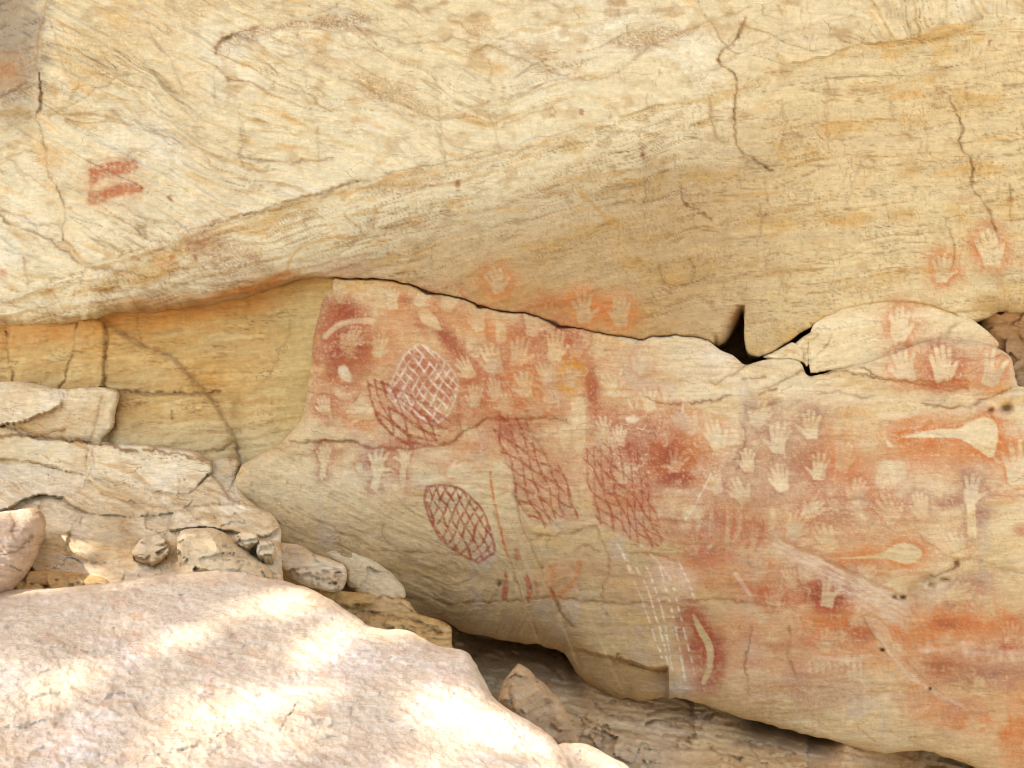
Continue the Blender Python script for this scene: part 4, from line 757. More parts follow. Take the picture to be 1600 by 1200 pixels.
BOT = [(690, 968), (720, 985), (760, 996), (800, 1001), (850, 1010), (882, 1020), (895, 1042), (912, 1062), (945, 1082), (1000, 1096), (1042, 1090), (1100, 1102), (1150, 1119), (1220, 1136), (1285, 1154), (1330, 1166), (1380, 1177), (1436, 1172), (1500, 1190), (1600, 1230), (1930, 1330)]
def low_fields(X, Y):
    k = ('l', X.shape)
    if k in EMBED: return EMBED[k]
    wy = 12 * fbm(X / 170, Y / 120, 3, 110); b = Y + wy - 0.05 * X + 0.00022 * (X - 800) ** 2 * 0.3
    diag = sstep(40, -40, Y - (640 + 0.55 * (X - 460)) ) ; dl = sstep(-20, 60, Y - (700 + 0.42 * (X - 400))) * sstep(900, 700, X)
    b = b - dl * 0.35 * X
    EMBED[k] = (b, X - .1 * Y, dl); return EMBED[k]
def low_depth(X, Y, d):
    b, t, dl = low_fields(X, Y)
    z = 4.0 - 0.0002 * (Y - 450) + macro(X, Y) + .012 * sstep(470, 440, Y) + 0.004 * fbm(X / 13, Y / 11, 3, 113)
    z = z - 0.035 * sstep(690, 704, Y + 8 * fbm(X / 60, Y / 60, 2, 119)) * sstep(800, 700, X) + 0.004 * lines(b, t, 20, 200, 114, .06, .1)
    ter = fbm(b / 12, t / 120, 3, 115); z = z + 0.003 * np.sign(ter) * np.abs(ter) ** .5
    # underside of the panel curls back above the hollow
    yb = interp(BOT, X); R = np.interp(X, [600, 800, 900, 1000, 1060, 1300], [130, 110, 90, 60, 46, 46]); A = np.interp(X, [600, 800, 900, 1000, 1060, 1300], [.34, .32, .26, .14, .07, .08])
    z = z + roll(np.maximum(yb - Y, 0), R, A) * sstep(480, 640, X)
    # slanted folds running down from the nets
    for (x0, y0, x1, y1, am) in ((806, 780, 880, 980, .022), (780, 810, 836, 990, .018), (848, 800, 930, 985, .012)):
        xx = x0 + (Y - y0) * (x1 - x0) / (y1 - y0); s = X - xx
        z = z + am * np.exp(-np.maximum(s, 0) / 30) * sstep(-2, 3, s) * sstep(y0 - 30, y0 + 40, Y)
    # flake broken away left of the boomerang: the surface drops back below and left of the notch
    nx = 1043 + 2 * fbm(X / 20, Y / 20, 2, 117); ny = np.interp(X, [880, 960, 1010, 1043], [1010, 1030, 1043, 1045])
    z = z + 0.085 * sstep(1.5, -1.5, X - nx) * sstep(-3, 3, Y - ny - 3 * fbm(X / 14, Y / 14, 2, 118)) * sstep(870, 930, X)
    # long spalled scar and the socket beside the pointing hand
    u = (X - 1215) * 0.905 + (Y - 842) * 0.425; v = -(X - 1215) * 0.425 + (Y - 842) * 0.905
    sc = sstep(-6, 2, v - 4 * fbm(X / 20, Y / 20, 2, 120)) * sstep(34 + .10 * u, 6 + .10 * u, v + 9 * fbm(X / 26, Y / 26, 3, 128)) * sstep(-5, 14, u) * sstep(250, 215, u); z = z + .022 * sc + sc * .005 * fbm(v / 5, u / 60, 3, 124)
    z = z + 0.075 * np.exp(-(((X - 1434) / 26) ** 2 + ((Y - 925) / 17) ** 2)) + .05 * np.exp(-(((X - 1448) / 12) ** 2 + ((Y - 905) / 8) ** 2))
    z = z - 0.05 * np.exp(-(((X - 1470) / 26) ** 2 + ((Y - 925) / 26) ** 2))
    u2 = 0.72 * (X - 1350) + 0.69 * (Y - 970); v2 = -.69 * (X - 1350) + .72 * (Y - 970); z = z + .025 * sstep(2, -2, v2) * sstep(-10, 10, u2) * sstep(220, 160, u2) * sstep(-60, -10, v2)
    # smooth lens under the slot; banded ledge by the cave
    z = z - .06 * np.exp(-(((X - 1118) / 36) ** 2 + ((Y - 562) / 24) ** 2))
    z = z - .05 * sstep(1290, 1400, X) * sstep(625, 590, Y + 6 * fbm(X / 40, Y / 40, 2, 121)) * sstep(520, 545, Y)
    z = z + .10 * np.exp(-(((X - 1572) / 9) ** 2 + ((Y - 638) / 6) ** 2)) + .05 * np.exp(-(((X - 1548) / 5) ** 2 + ((Y - 641) / 4) ** 2))
    for (hx, hy, rx, ry) in ((1397, 932, 4, 2.5), (1410, 933, 5, 3), (1494, 880, 4, 4), (1475, 905, 8, 2), (1456, 914, 5, 3), (780, 912, 5, 4), (1378, 1015, 4, 2), (1453, 1076, 2, 2)):
        z = z + .05 * np.exp(-(((X - hx) / rx) ** 2 + ((Y - hy) / ry) ** 2))
    # diagonal cross-beds at the foot on the far side
    z = z + dl * (.012 * np.abs(fbm(b / 20, t / 150, 3, 122)) + .010 * lines(b, t, 11, 90, 123))
    g, _ = crack_field(X, Y, CRACKS_LOW, 200); z = z + .6 * g
    z = z + .075 * lip_gap(X, Y)
    R2 = 0; top = np.where((Y < 740) & (X < 560) | (Y < 640), 1.0, 0.4)
    return z + roll(d, np.where(X < 520, 26, 4), np.where(X < 520, .14, .012)) * top
def lip_gap(X, Y):
    a = np.array(c1j); yc = np.interp(X, a[:, 0], a[:, 1]); w = 0.8 + 1.3 * perlin(X / 31, Y * 0, 9) + 4.5 * np.exp(-((X - 668) / 9) ** 2) + 4 * np.exp(-((X - 750) / 7) ** 2) + 5 * np.exp(-((X - 868) / 12) ** 2)
    return sstep(w + 1.2, w - .8, Y - yc) * (X > 516) * (X < 1105)
def low_color(X, Y, d):
    b, t, dl = low_fields(X, Y)
    n1 = fbm(X / 180, Y / 140, 4, 130); n2 = fbm(b / 34, t / 230, 4, 131); n3 = fbm(b / 8, t / 80, 4, 132); n4 = fbm(X / 36, Y / 30, 4, 133)
    c = np.broadcast_to(lin(210, 184, 138), X.shape + (3,)).copy()
    c = mix(c, CREAM, sstep(-.1, .45, n1) * .7); c = mix(c, lin(220, 200, 162), sstep(900, 1080, X) * sstep(860, 760, Y) * .75)
    c = mix(c, TAN, sstep(.05, .5, n2 + .3 * n4) * .7)
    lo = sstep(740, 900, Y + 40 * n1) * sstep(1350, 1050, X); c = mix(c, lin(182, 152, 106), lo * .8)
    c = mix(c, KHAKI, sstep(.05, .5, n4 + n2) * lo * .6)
    c = mix(c, GOLD, sstep(.2, .6, fbm(b / 26, t / 120, 4, 134)) * .5)
    c = mix(c, lin(200, 152, 84), sstep(640, 540, X) * sstep(720, 560, Y) * sstep(.0, .5, n2 + n4) * .6)
    c = mix(c, lin(186, 170, 150), sstep(.2, .55, fbm(X / 60, Y / 90, 4, 135)) * .4)
    c = mix(c, lin(226, 210, 184), np.exp(-(((X - 1120) / 34) ** 2 + ((Y - 565) / 26) ** 2)) * .8)
    c = mix(c, lin(222, 206, 172), np.exp(-(((X - 560) / 160) ** 2 + ((Y - 745) / 40) ** 2)) * .45)
    c = mix(c, lin(196, 186, 170), np.exp(-(((X - 1060) / 30) ** 2 + ((Y - 1078) / 14) ** 2)) * .6)
    rl = sstep(1330, 1480, X) * sstep(880, 980, Y); c = mix(c, lin(204, 166, 116), rl * .6)
    ln = lines(b, t, 20, 200, 114, .06, .1) * .5 + lines(b, t, 9, 110, 136, .07, .2) * .35; c = mix(c, lin(158, 118, 70), np.clip(ln, 0, 1) * .5)
    gr = fbm(X / 3.6, Y / 3.2, 3, 137); c = mix(c, lin(146, 112, 66), sstep(.22, .6, gr) * sstep(-.1, .4, n2) * .4)
    # stained line just under the oval net, brown joints
    st2 = sstep(14, 3, np.abs(Y - (880 + .10 * (X - 560) + 8 * n4))) * sstep(540, 600, X) * sstep(800, 730, X); c = mix(c, lin(166, 134, 80), st2 * .5)
    # fresh pink scar
    u = (X - 1215) * 0.905 + (Y - 842) * 0.425; v = -(X - 1215) * 0.425 + (Y - 842) * 0.905
    out = c
    g, st = crack_field(X, Y, CRACKS_LOW, 200); out = mix(out, lin(140, 96, 50), np.clip(st, 0, .85))
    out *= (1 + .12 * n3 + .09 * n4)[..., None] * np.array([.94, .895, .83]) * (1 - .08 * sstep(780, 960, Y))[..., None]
    out = pigment(np.clip(out, .02, .9), X, Y)
    sc = sstep(-6, 2, v - 4 * n4) * sstep(34 + .10 * u, 6 + .10 * u, v + 9 * fbm(X / 26, Y / 26, 3, 128)) * sstep(-5, 14, u) * sstep(250, 215, u)
    out = mix(out, lin(212, 182, 146), sc * np.clip(.6 + .5 * fbm(v / 6, u / 50, 3, 125), 0, .8)); out *= (1 - .15 * sc * sstep(.15, .5, fbm(v / 4, u / 40, 3, 126)))[..., None]
    l2 = seg_dist(X, Y, curve([(1372, 990), (1394, 1026), (1420, 1054), (1448, 1074), (1478, 1092), (1506, 1104)])) if X.size < 5e6 else None
    out = mix(out, lin(228, 204, 168), sstep(5, 1, l2 + 4 * n4) * .3)
    tri = inside(X, Y, [(1350, 962), (1374, 968), (1390, 984), (1395, 1002), (1390, 1024), (1372, 1008)]); out = mix(out, lin(206, 182, 138), tri * .35)
    out = mix(out, lin(226, 206, 168), np.exp(-(((X - 1455) / 20) ** 2 + ((Y - 925) / 18) ** 2)) * .7)
    return out

# ------------------------------------------------------------------ the rock wall pieces
def assign(pt, name, mat, parent, split_motifs=True):
    """link a patch; faces that carry a painted motif become that motif's own mesh, sharing positions and normals"""
    co, q, col = pt['co'], pt['q'], pt['col']
    nrm = vert_normals(co, q)
    if not split_motifs:
        return link_mesh(name, co, q, col, mat, parent, nrm), []
    fx = pt['px'][q[:pt['nface']]].mean(1); fy = pt['py'][q[:pt['nface']]].mean(1)
    ix = np.round(fx).astype(int) - CX0; iy = np.round(fy).astype(int) - CY0
    ok = (ix >= 0) & (ix < CW) & (iy >= 0) & (iy < CH)
    ids = np.zeros(len(q), int); tmp = np.zeros(pt['nface'], int); tmp[ok] = ID[iy[ok], ix[ok]]; ids[:pt['nface']] = tmp
    def sub(mask, nm, par):
        f = q[mask]; u, inv = np.unique(f, return_inverse=True)
        return link_mesh(nm, co[u], inv.reshape(f.shape), col[u], mat, par, nrm[u])
    cnt = np.bincount(ids, minlength=len(MOTIF)); small = np.isin(ids, np.nonzero(cnt < 25)[0]); ids[small] = 0
    main = sub(ids == 0, name, parent); kids = []
    for k in np.unique(ids):
        if k == 0: continue
        o = sub(ids == k, MOTIF[k][0], main); kids.append(o)
        if MOTIF[k][1]: o['label'] = MOTIF[k][1]
    return main, kids

S = 1.95
back = [(0.12, 0.0, 0.0), (0.45, 0.0, 0.0)]
c1j = jag(C1, 4.0, 6.0, 1); c1rj = jag(C1R, 2.0, 5.0, 2)
up_poly = [(-330, -280), (-330, 535)] + c1j[1:] + c1rj + [(1930, -280)]
up = patch(up_poly, S, upper_depth, upper_color, [(0.10, 0.0, 0.0), (0.5, 0.03, 0.0)])
EMBED.clear()
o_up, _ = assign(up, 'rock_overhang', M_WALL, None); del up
tag(o_up, 'cream cross-bedded sandstone face overhanging the long dark crack', 'rock face')
print('upper', time.time() - T0)

gap = lambda p: (p[0], p[1] - 9 * min(max((1108 - p[0]) / 45.0, 0), 1))
top_edge = [gap(p) for p in c1j if p[0] > 520]
low_poly = [(378, 726), (405, 711), (440, 691), (470, 657), (479, 625), (484, 580), (490, 525), (503, 470), (514, 448)] + top_edge + \
    jag([(1124, 546), (1144, 555), (1164, 570), (1192, 562), (1216, 561), (1250, 565), (1262, 588), (1300, 579), (1345, 569), (1400, 551), (1455, 531), (1500, 532), (1535, 535), (1568, 548), (1582, 565), (1588, 596), (1604, 606), (1700, 612), (1930, 600)], 2, 6, 5) + \
    [(1930, 1330)] + jag(BOT[::-1][1:], 4, 7, 6) + jag([(690, 968), (640, 960), (560, 945), (480, 920), (430, 870), (400, 800), (366, 786), (366, 752), (378, 726)], 3, 7, 7)[1:-1]
lo = patch(low_poly, S, low_depth, low_color, [(0.10, 0.0, 0.0), (0.5, 0.0, 0.0)])
EMBED.clear()
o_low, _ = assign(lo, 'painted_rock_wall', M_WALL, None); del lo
tag(o_low, 'tan sandstone wall covered in red ochre hand stencils and nets', 'rock wall')
print('lower', time.time() - T0)

# ---- generic broken block
def tex_color(base, alt, dark, seed, sl=0.0, lam=20.0, lnamt=.5, stain=None, sc=1.0):
    def f(X, Y, d):
        b = Y + sl * X + 8 * fbm(X / 90, Y / 60, 3, seed); t = X - sl * Y
        n1 = fbm(X / (90 * sc), Y / (70 * sc), 4, seed + 1); n2 = fbm(b / lam, t / (lam * 7), 4, seed + 2); n3 = fbm(b / 7, t / 60, 4, seed + 3); n4 = fbm(X / 16, Y / 14, 4, seed + 4)
        c = np.broadcast_to(base, X.shape + (3,)).copy()
        c = mix(c, alt, sstep(-.1, .5, n2 + .5 * n1) * .8); c = mix(c, dark, sstep(.2, .6, n1 * .6 + n4 * .6) * .4)
        c = mix(c, lin(140, 98, 56), np.clip(lines(b, t, 9, 90, seed + 5) * lnamt, 0, 1) * .8)
        if stain is not None: c = stain(c, X, Y, n3, n4)
        return np.clip(c * (1 + .10 * n3 + .08 * n4)[..., None], .02, .9)
    return f
def rock(name, label, poly, plane, R, A, base, alt, dark, seed, step=2.2, fac=(40, .03), lamd=.008, sl=0.0, skirts=None, mat=None, cracks=(), amp=2.5, cat='rock', stain=None, lnamt=.5, group=None, pits=(), sc=1.0, fine=1.0):
    P = np.array(poly); cx, cy = P.mean(0)
    def dep(X, Y, d):
        if plane[0] == 'zone': z = -np.logaddexp(-9 * 4.06, -9 * 1.70 / ((Y - 600) / F + .30)) / 9 + plane[1] + plane[2] * (X - cx) / 100 + plane[3] * (Y - cy) / 100
        elif plane[0] == 'top': z = plane[1] / ((Y - 600) / F + plane[2]) + (plane[3] * (X - cx) if len(plane) > 3 else 0)
        else: z = plane[1] + plane[2] * (X - cx) / 100 + plane[3] * (Y - cy) / 100
        h, e = facets(X / fac[0] + .35 * fbm(X / 30, Y / 30, 2, seed + 8), Y / (fac[0] * .7) + .35 * fbm(X / 30, Y / 30, 2, seed + 9), seed, .8)
        b = Y + sl * X + 8 * fbm(X / 90, Y / 60, 3, seed); t = X - sl * Y
        z = z + fac[1] * h + .02 * sc * fbm(X / (60 * sc), Y / (45 * sc), 4, seed + 10) + fine * .004 * fbm(X / 11, Y / 10, 3, seed + 11)
        ter = fbm(b / 10, t / 90, 3, seed + 12); z = z + lamd * np.sign(ter) * np.abs(ter) ** .5 + lamd * lines(b, t, 9, 90, seed + 5)
        if name == 'stepped_bedrock':
            yb = interp(BOT, X); z = z + .6 * sstep(1310, 1450, X) + .10 * sstep(1000, 1200, X) + .28 * np.exp(-np.maximum(Y - yb, 0) / 30) * (sstep(680, 760, X) * sstep(930, 880, X) + sstep(1120, 1180, X) * sstep(1330, 1270, X))
        if cracks: z = z + crack_field(X, Y, cracks, seed)[0]
        for (hx, hy, r, dp) in pits: z = z + dp * np.exp(-(((X - hx) / r) ** 2 + ((Y - hy) / (r * .75)) ** 2))
        return z + roll(d, R, A)
    tc = tex_color(base, alt, dark, seed, sl, 20, lnamt, stain, sc)
    def colf(X, Y, d):
        c = tc(X, Y, d)
        if cracks: c = mix(c, lin(132, 92, 54), np.clip(crack_field(X, Y, cracks, seed)[1], 0, .85))
        return c
    pt = patch(ring(poly, amp, 6, seed), step, dep, colf, skirts or [(0.06, 0, .0), (0.22, 0, .03), (0.4, 0, .08)])
    o = link_mesh(name, pt['co'], pt['q'], pt['col'], mat or M_LEDGE, None)
    return tag(o, label, cat, group)

# bedrock far behind every joint
rock('bedrock', None, [(-420, 380), (2050, 380), (2050, 1500), (-420, 1500)], ('flat', 4.95, 0, 0), 10, .1, lin(176, 140, 92), lin(190, 152, 100), lin(150, 112, 70), 300, step=14, skirts=[], amp=0)
tag(bpy.data.objects['bedrock'], 'shadowed brown bedrock deep inside the cracks', None, None, 'structure')

# recess below the overhang on the far side
def alc_depth(X, Y, d):
    b = Y + 8 * fbm(X / 120, Y / 80, 3, 310) + .12 * X; t = X
    z = 4.26 + .03 * fbm(X / 200, Y / 150, 3, 311) + .018 * fbm(X / 60, Y / 45, 4, 312) + .004 * fbm(X / 12, Y / 10, 3, 313)
    cr = np.interp(X, [-300, 150, 215, 270, 300, 332, 360, 372, 400], [430, 492, 532, 556, 588, 622, 668, 700, 760])
    s = Y - cr     # below the diagonal crease: blocks stand a little forward
    z = z - .03 * sstep(-3, 14, s) * sstep(385, 330, X) + .0012 * np.clip(s, -200, 0) * .2
    z = z - .05 * sstep(612, 620, Y) * sstep(165, 185, X) * sstep(380, 350, X)
    z = z - .03 * sstep(105, 112, X - .12 * (560 - Y)) * sstep(168, 158, X) 
    z = z - .0011 * np.clip(X - 380, 0, 140) + .05 * sstep(20, 8, X) - .0006 * np.clip(Y - 600, 0, 200)
    ter = fbm(b / 9, t / 100, 3, 314); z = z + .006 * np.sign(ter) * np.abs(ter) ** .5 + .008 * lines(b, t, 14, 150, 315)
    return z + crack_field(X, Y, CRACKS_ALC, 400)[0]
def alc_stain(c, X, Y, n3, n4):
    up = Y - interp(C1, np.clip(X, -300, 1105))
    c = mix(c, lin(196, 134, 66), sstep(46, 4, up + 16 * n4) * .65)
    c = mix(c, lin(204, 150, 76), sstep(110, 160, X) * sstep(360, 240, X) * sstep(610, 520, Y) * np.clip(.6 + n3, 0, 1) * .55)
    c = mix(c, lin(198, 146, 72), np.exp(-(((X - 330) / 44) ** 2 + ((Y - 592) / 26) ** 2)) * .7)
    c = mix(c, lin(196, 176, 132), sstep(640, 690, Y) * .5); c = mix(c, lin(184, 158, 100), sstep(400, 470, X) * .6)
    c = mix(c, lin(138, 96, 54), np.clip(crack_field(X, Y, CRACKS_ALC, 400)[1], 0, .8)); return c
alc_c = tex_color(lin(192, 154, 94), lin(208, 178, 118), lin(168, 124, 68), 320, .12, 12, .9, alc_stain)
pt = patch([(-330, 400), (580, 380), (580, 800), (-330, 800)], 2.2, alc_depth, alc_c, [])
o = link_mesh('recess_wall', pt['co'], pt['q'], pt['col'], M_WALL, None)
tag(o, 'golden sandstone recess under the overhang, crossed by a diagonal crease', 'rock face')

# the hollow and stepped bedrock below the painted wall
BASECR = [([(1010, 1132), (1030, 1124), (1060, 1122), (1080, 1132), (1095, 1138)], 2.6, .05, .6), ([(1014, 1118), (1040, 1108), (1066, 1107)], 2.0, .03, .6), ([(930, 1100), (950, 1116), (990, 1124)], 1.8, .03, .5), ([(1112, 1168), (1122, 1180), (1160, 1184)], 2.2, .04, .5), ([(1120, 1150), (1170, 1160), (1230, 1172)], 1.8, .03, .5), ([(900, 1066), (1000, 1078)], 1.4, .02, .4), ([(880, 1110), (960, 1140), (1040, 1150), (1100, 1150)], 1.5, .02, .5), ([(1215, 1168), (1240, 1176)], 2.4, .04, .7), ([(800, 1020), (850, 1036), (880, 1062)], 1.5, .02, .5)]
def base_tint(c, X, Y, n3, n4):  # browner close below the wall's lower edge, paler at lower left
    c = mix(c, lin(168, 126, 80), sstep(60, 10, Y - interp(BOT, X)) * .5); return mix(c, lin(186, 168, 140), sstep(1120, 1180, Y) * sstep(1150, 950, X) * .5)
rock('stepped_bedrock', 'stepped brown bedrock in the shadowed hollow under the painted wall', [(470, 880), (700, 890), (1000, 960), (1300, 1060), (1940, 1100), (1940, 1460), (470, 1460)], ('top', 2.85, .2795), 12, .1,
     lin(200, 166, 116), lin(214, 186, 142), lin(172, 132, 84), 340, step=2.4, fac=(130, .05), lamd=.012, sl=-.16, cracks=BASECR, amp=3, stain=base_tint, skirts=[(.3, 0, 0)], mat=M_WALL, cat='rock', lnamt=.8)

# ledges and fallen blocks on the far side
def pit_list(x0, y0, x1, y1, n, seed, r=(1.5, 4), dp=.03):
    R = random.Random(seed); return [(R.uniform(x0, x1), R.uniform(y0, y1), R.uniform(*r), dp * R.uniform(.6, 1.3)) for _ in range(n)]
L1, L2, L3 = lin(220, 194, 150), lin(230, 208, 168), lin(192, 156, 108)
BLK = [  # joint-bounded blocks: outline, offset m, tilt x, tilt y, label, colour
 ([(-340, 600), (0, 590), (40, 590), (95, 606), (95, 634), (62, 650), (24, 662), (0, 664), (-340, 690)], -.10, .03, -.25, 'flat-topped block at the frame edge', lin(220, 194, 150)),
 ([(95, 604), (126, 600), (160, 600), (190, 608), (182, 642), (178, 668), (158, 690), (140, 692), (60, 685), (0, 668), (24, 662), (62, 650), (95, 634)], -.02, .03, .05, 'triangular block on the banded ledge', lin(216, 190, 146)),
 ([(-340, 690), (0, 665), (60, 685), (140, 692), (134, 744), (60, 724), (0, 716), (-340, 716)], -.045, .0, .03, 'white end of the banded ledge', lin(224, 200, 158)),
 ([(140, 692), (220, 695), (300, 705), (330, 720), (330, 738), (304, 764), (290, 772), (240, 766), (150, 747), (134, 744)], -.05, .0, .02, 'white banded ledge with a rusty seam', lin(226, 202, 160)),
 ([(330, 720), (352, 716), (376, 726), (366, 752), (366, 786), (330, 742)], .0, .03, 0, None, lin(206, 184, 144)),
 ([(-340, 716), (0, 716), (60, 724), (134, 744), (128, 765), (96, 778), (60, 772), (0, 800), (-340, 830)], -.02, .0, -.06, 'sloping block at the frame edge under the ledge', lin(226, 204, 166)),
 ([(134, 744), (150, 747), (240, 766), (290, 772), (304, 764), (330, 742), (366, 786), (320, 788), (270, 802), (200, 808), (130, 800), (96, 778), (128, 765)], -.03, .0, .04, 'slanting bed under the banded ledge', lin(218, 192, 148)),
 ([(200, 808), (270, 802), (262, 830), (250, 846), (206, 838), (190, 822)], .01, .04, .05, None, lin(222, 198, 156)),
 ([(262, 830), (270, 802), (320, 788), (366, 786), (400, 790), (436, 806), (440, 822), (420, 838), (380, 836), (330, 824), (290, 826)], -.07, .0, .10, 'humped block above the pitted boulder', lin(220, 196, 152)),
 ([(-340, 830), (0, 800), (60, 772), (96, 778), (130, 800), (110, 830), (60, 850), (0, 870), (-340, 900)], .0, .03, -.05, None, lin(222, 200, 160)),
 ([(130, 800), (200, 808), (190, 822), (206, 838), (200, 870), (150, 880), (100, 860), (110, 830)], .02, -.03, .03, None, lin(216, 192, 150)),
 ([(100, 860), (150, 880), (200, 870), (260, 900), (250, 930), (100, 930), (40, 880), (60, 850)], -.03, .03, -.03, 'palest slab sloping down to the big boulder', lin(228, 208, 172)),  # block colour paler than its neighbours
]
LCR = [([(-100, 676), (0, 680), (70, 685), (140, 692), (180, 699), (215, 706)], 2.4, .012, 1.0), ([(225, 702), (260, 706), (290, 712), (318, 722)], 1.8, .01, 1.0), ([(160, 618), (152, 650), (140, 690)], 1.4, .012, .4), ([(376, 724), (366, 752), (352, 770)], 1.6, .02, .4), ([(280, 840), (300, 815), (330, 800)], 1.4, .01, .4), ([(20, 668), (60, 680), (100, 672)], 1.6, .008, .8), ([(160, 770), (220, 790), (290, 790)], 1.2, .008, .4), ([(310, 800), (350, 806), (410, 800)], 1.2, .008, .4)] + \
      [(b[0] + [b[0][0]], 1.2, .012, .25) for b in BLK]
def led_block(X, Y):
    bid = np.zeros(X.shape, int); xx = X + 3.5 * fbm(X / 24, Y / 24, 3, 361); yy = Y + 3.5 * fbm(X / 24 + 40, Y / 24, 3, 362)
    for k, b in enumerate(BLK): bid[inside(xx, yy, b[0])] = k + 1
    return bid
def led_depth(X, Y, d):
    z = -np.logaddexp(-9 * 4.06, -9 * 1.70 / (np.maximum(Y - 600, -60) / F + .30)) / 9
    bid = led_block(X, Y)
    for k, b in enumerate(BLK):
        P = np.array(b[0]); cx = max(P[:, 0].mean(), -60); cy = P[:, 1].mean(); m = bid == k + 1
        z = z + np.where(m, b[1] + b[2] * (X - cx) / 100 + b[3] * (Y - cy) / 100, 0)
    bb = Y - .38 * X + 14 * fbm(X / 90, Y / 60, 3, 363) + bid * 17; t = X + .38 * Y
    h, e = facets(X / 46 + .5 * fbm(X / 30, Y / 30, 2, 364), Y / 30 + .5 * fbm(X / 30, Y / 30, 2, 365), 36, .8)
    low = sstep(735, 800, Y)
    ter = fbm(bb / 9, t / 110, 3, 366); z = z + (.003 + .007 * low) * np.sign(ter) * np.abs(ter) ** .5 + (.003 + .012 * low) * h + .016 * fbm(X / 60, Y / 44, 4, 367) + .004 * fbm(X / 11, Y / 9, 3, 368)
    return z + crack_field(X, Y, LCR, 380)[0] + roll(d, 9, .05)
def led_color(X, Y, d):
    bid = led_block(X, Y); n1 = fbm(X / 80, Y / 60, 4, 370); n4 = fbm(X / 18, Y / 14, 4, 371); bb = Y - .38 * X + 14 * fbm(X / 90, Y / 60, 3, 363) + bid * 17; t = X + .38 * Y; n3 = fbm(bb / 7, t / 90, 4, 372)
    c = np.broadcast_to(lin(218, 194, 152), X.shape + (3,)).copy()
    for k, b in enumerate(BLK): c = np.where((bid == k + 1)[..., None], b[5], c)
    c = mix(c, lin(202, 168, 118), sstep(.05, .55, n1 + .5 * n3) * .6); c = mix(c, lin(232, 214, 180), sstep(.1, .5, -n1 + .3 * n4) * .6)
    c = mix(c, lin(196, 144, 74), sstep(.25, .55, fbm(bb / 16, t / 130, 4, 373)) * .5); c = mix(c, lin(164, 120, 70), lines(bb, t, 11, 120, 374, .07, .1) * .5)
    hz = sstep(3, .5, np.abs(Y - (700 + .06 * X + 8 * perlin(X / 9, Y / 5, 3)))) * sstep(.1, .3, perlin(X / 8, Y / 3, 4)) * sstep(180, 210, X) * sstep(325, 300, X); c = mix(c, lin(150, 96, 44), hz * .7)
    c = mix(c, lin(146, 104, 58), np.clip(crack_field(X, Y, LCR, 380)[1], 0, .8)); return np.clip(c * (1 + .10 * n3 + .08 * n4)[..., None], .02, .9)
led_poly = [(-340, 606), (0, 597), (40, 597), (94, 608), (126, 606), (158, 606), (186, 613), (181, 642), (177, 668), (160, 690), (220, 694), (300, 705), (326, 718), (350, 716), (374, 724), (372, 760), (398, 790), (428, 806), (438, 826), (438, 852), (442, 900), (450, 1120), (-340, 1120)]
pt = patch(jag(led_poly, 2, 6, 9), 2.0, led_depth, led_color, [(.08, 0, 0), (.4, 0, 0)])
_keep = (ID, MOTIF); ID = np.zeros((CH, CW), np.int16); MOTIF = [None] + [('rock_block', b[4]) for b in BLK]; ID[:] = led_block(gX, gY)
o, _ = assign(pt, 'fractured_ledge', M_LEDGE, None); tag(o, 'pale fractured ledges stepping down from the recess to the big boulder', 'rock ledge'); ID, MOTIF = _keep
rock('rock_slab', 'slanting pale slab leaning along the foot of the painted wall', [(420, 788), (460, 803), (510, 830), (570, 866), (615, 900), (634, 931), (600, 938), (545, 918), (538, 886), (500, 868), (455, 848), (418, 826)], ('flat', 3.86, -.01, -.18), 9, .05, lin(214, 190, 146), lin(222, 200, 160), L3, 410, fac=(80, .03), sl=-.6, lamd=.007)
rock('honeycomb_rock', 'honeycombed rock full of small holes behind the big boulder', [(428, 846), (460, 850), (500, 868), (540, 887), (536, 920), (500, 922), (470, 910), (440, 890), (424, 866)], ('flat', 3.50, 0, -.2), 10, .06, lin(218, 190, 148), L2, L3, 420, fac=(40, .03), pits=pit_list(462, 890, 532, 918, 34, 2, (1.2, 3.0), .028))
rock('rock_slab', 'golden layered slab wedged behind the shoulder of the big boulder', [(500, 918), (560, 926), (630, 937), (655, 958), (700, 975), (704, 1000), (700, 1030), (600, 1060), (520, 1000)], ('flat', 3.62, .04, -.2), 6, .04, lin(206, 166, 104), lin(214, 180, 126), lin(180, 132, 76), 430, fac=(50, .04), lamd=.012, skirts=[(.05, 0, 0), (.10, .35, 0), (.25, .7, 0)], cracks=[([(520, 940), (580, 960), (640, 968), (690, 990)], 2, .03, .5), ([(655, 958), (680, 966), (704, 976)], 2.4, .04, .4)])
rock('broken_ledge', 'crumbly orange-edged ledge behind the far end of the big boulder', [(10, 918), (24, 902), (60, 892), (110, 894), (166, 906), (160, 926), (60, 930)], ('flat', 2.86, .02, -.8), 8, .06, lin(214, 178, 120), lin(222, 192, 140), lin(196, 140, 70), 440, fac=(22, .05), lamd=.012, pits=pit_list(20, 905, 160, 920, 16, 6, (2, 4), .03))
rock('pitted_boulder', 'squat boulder with a lit left flank and pitted front', [(275, 842), (284, 829), (318, 824), (346, 831), (372, 850), (404, 875), (424, 892), (420, 915), (340, 920), (286, 912), (278, 872)], ('flat', 2.98, .05, -.25), 34, .22, L1, L2, L3, 450, fac=(52, .05), pits=pit_list(330, 852, 400, 882, 20, 3, (1.2, 2.8), .018), cat='boulder', mat=M_BOULDER)
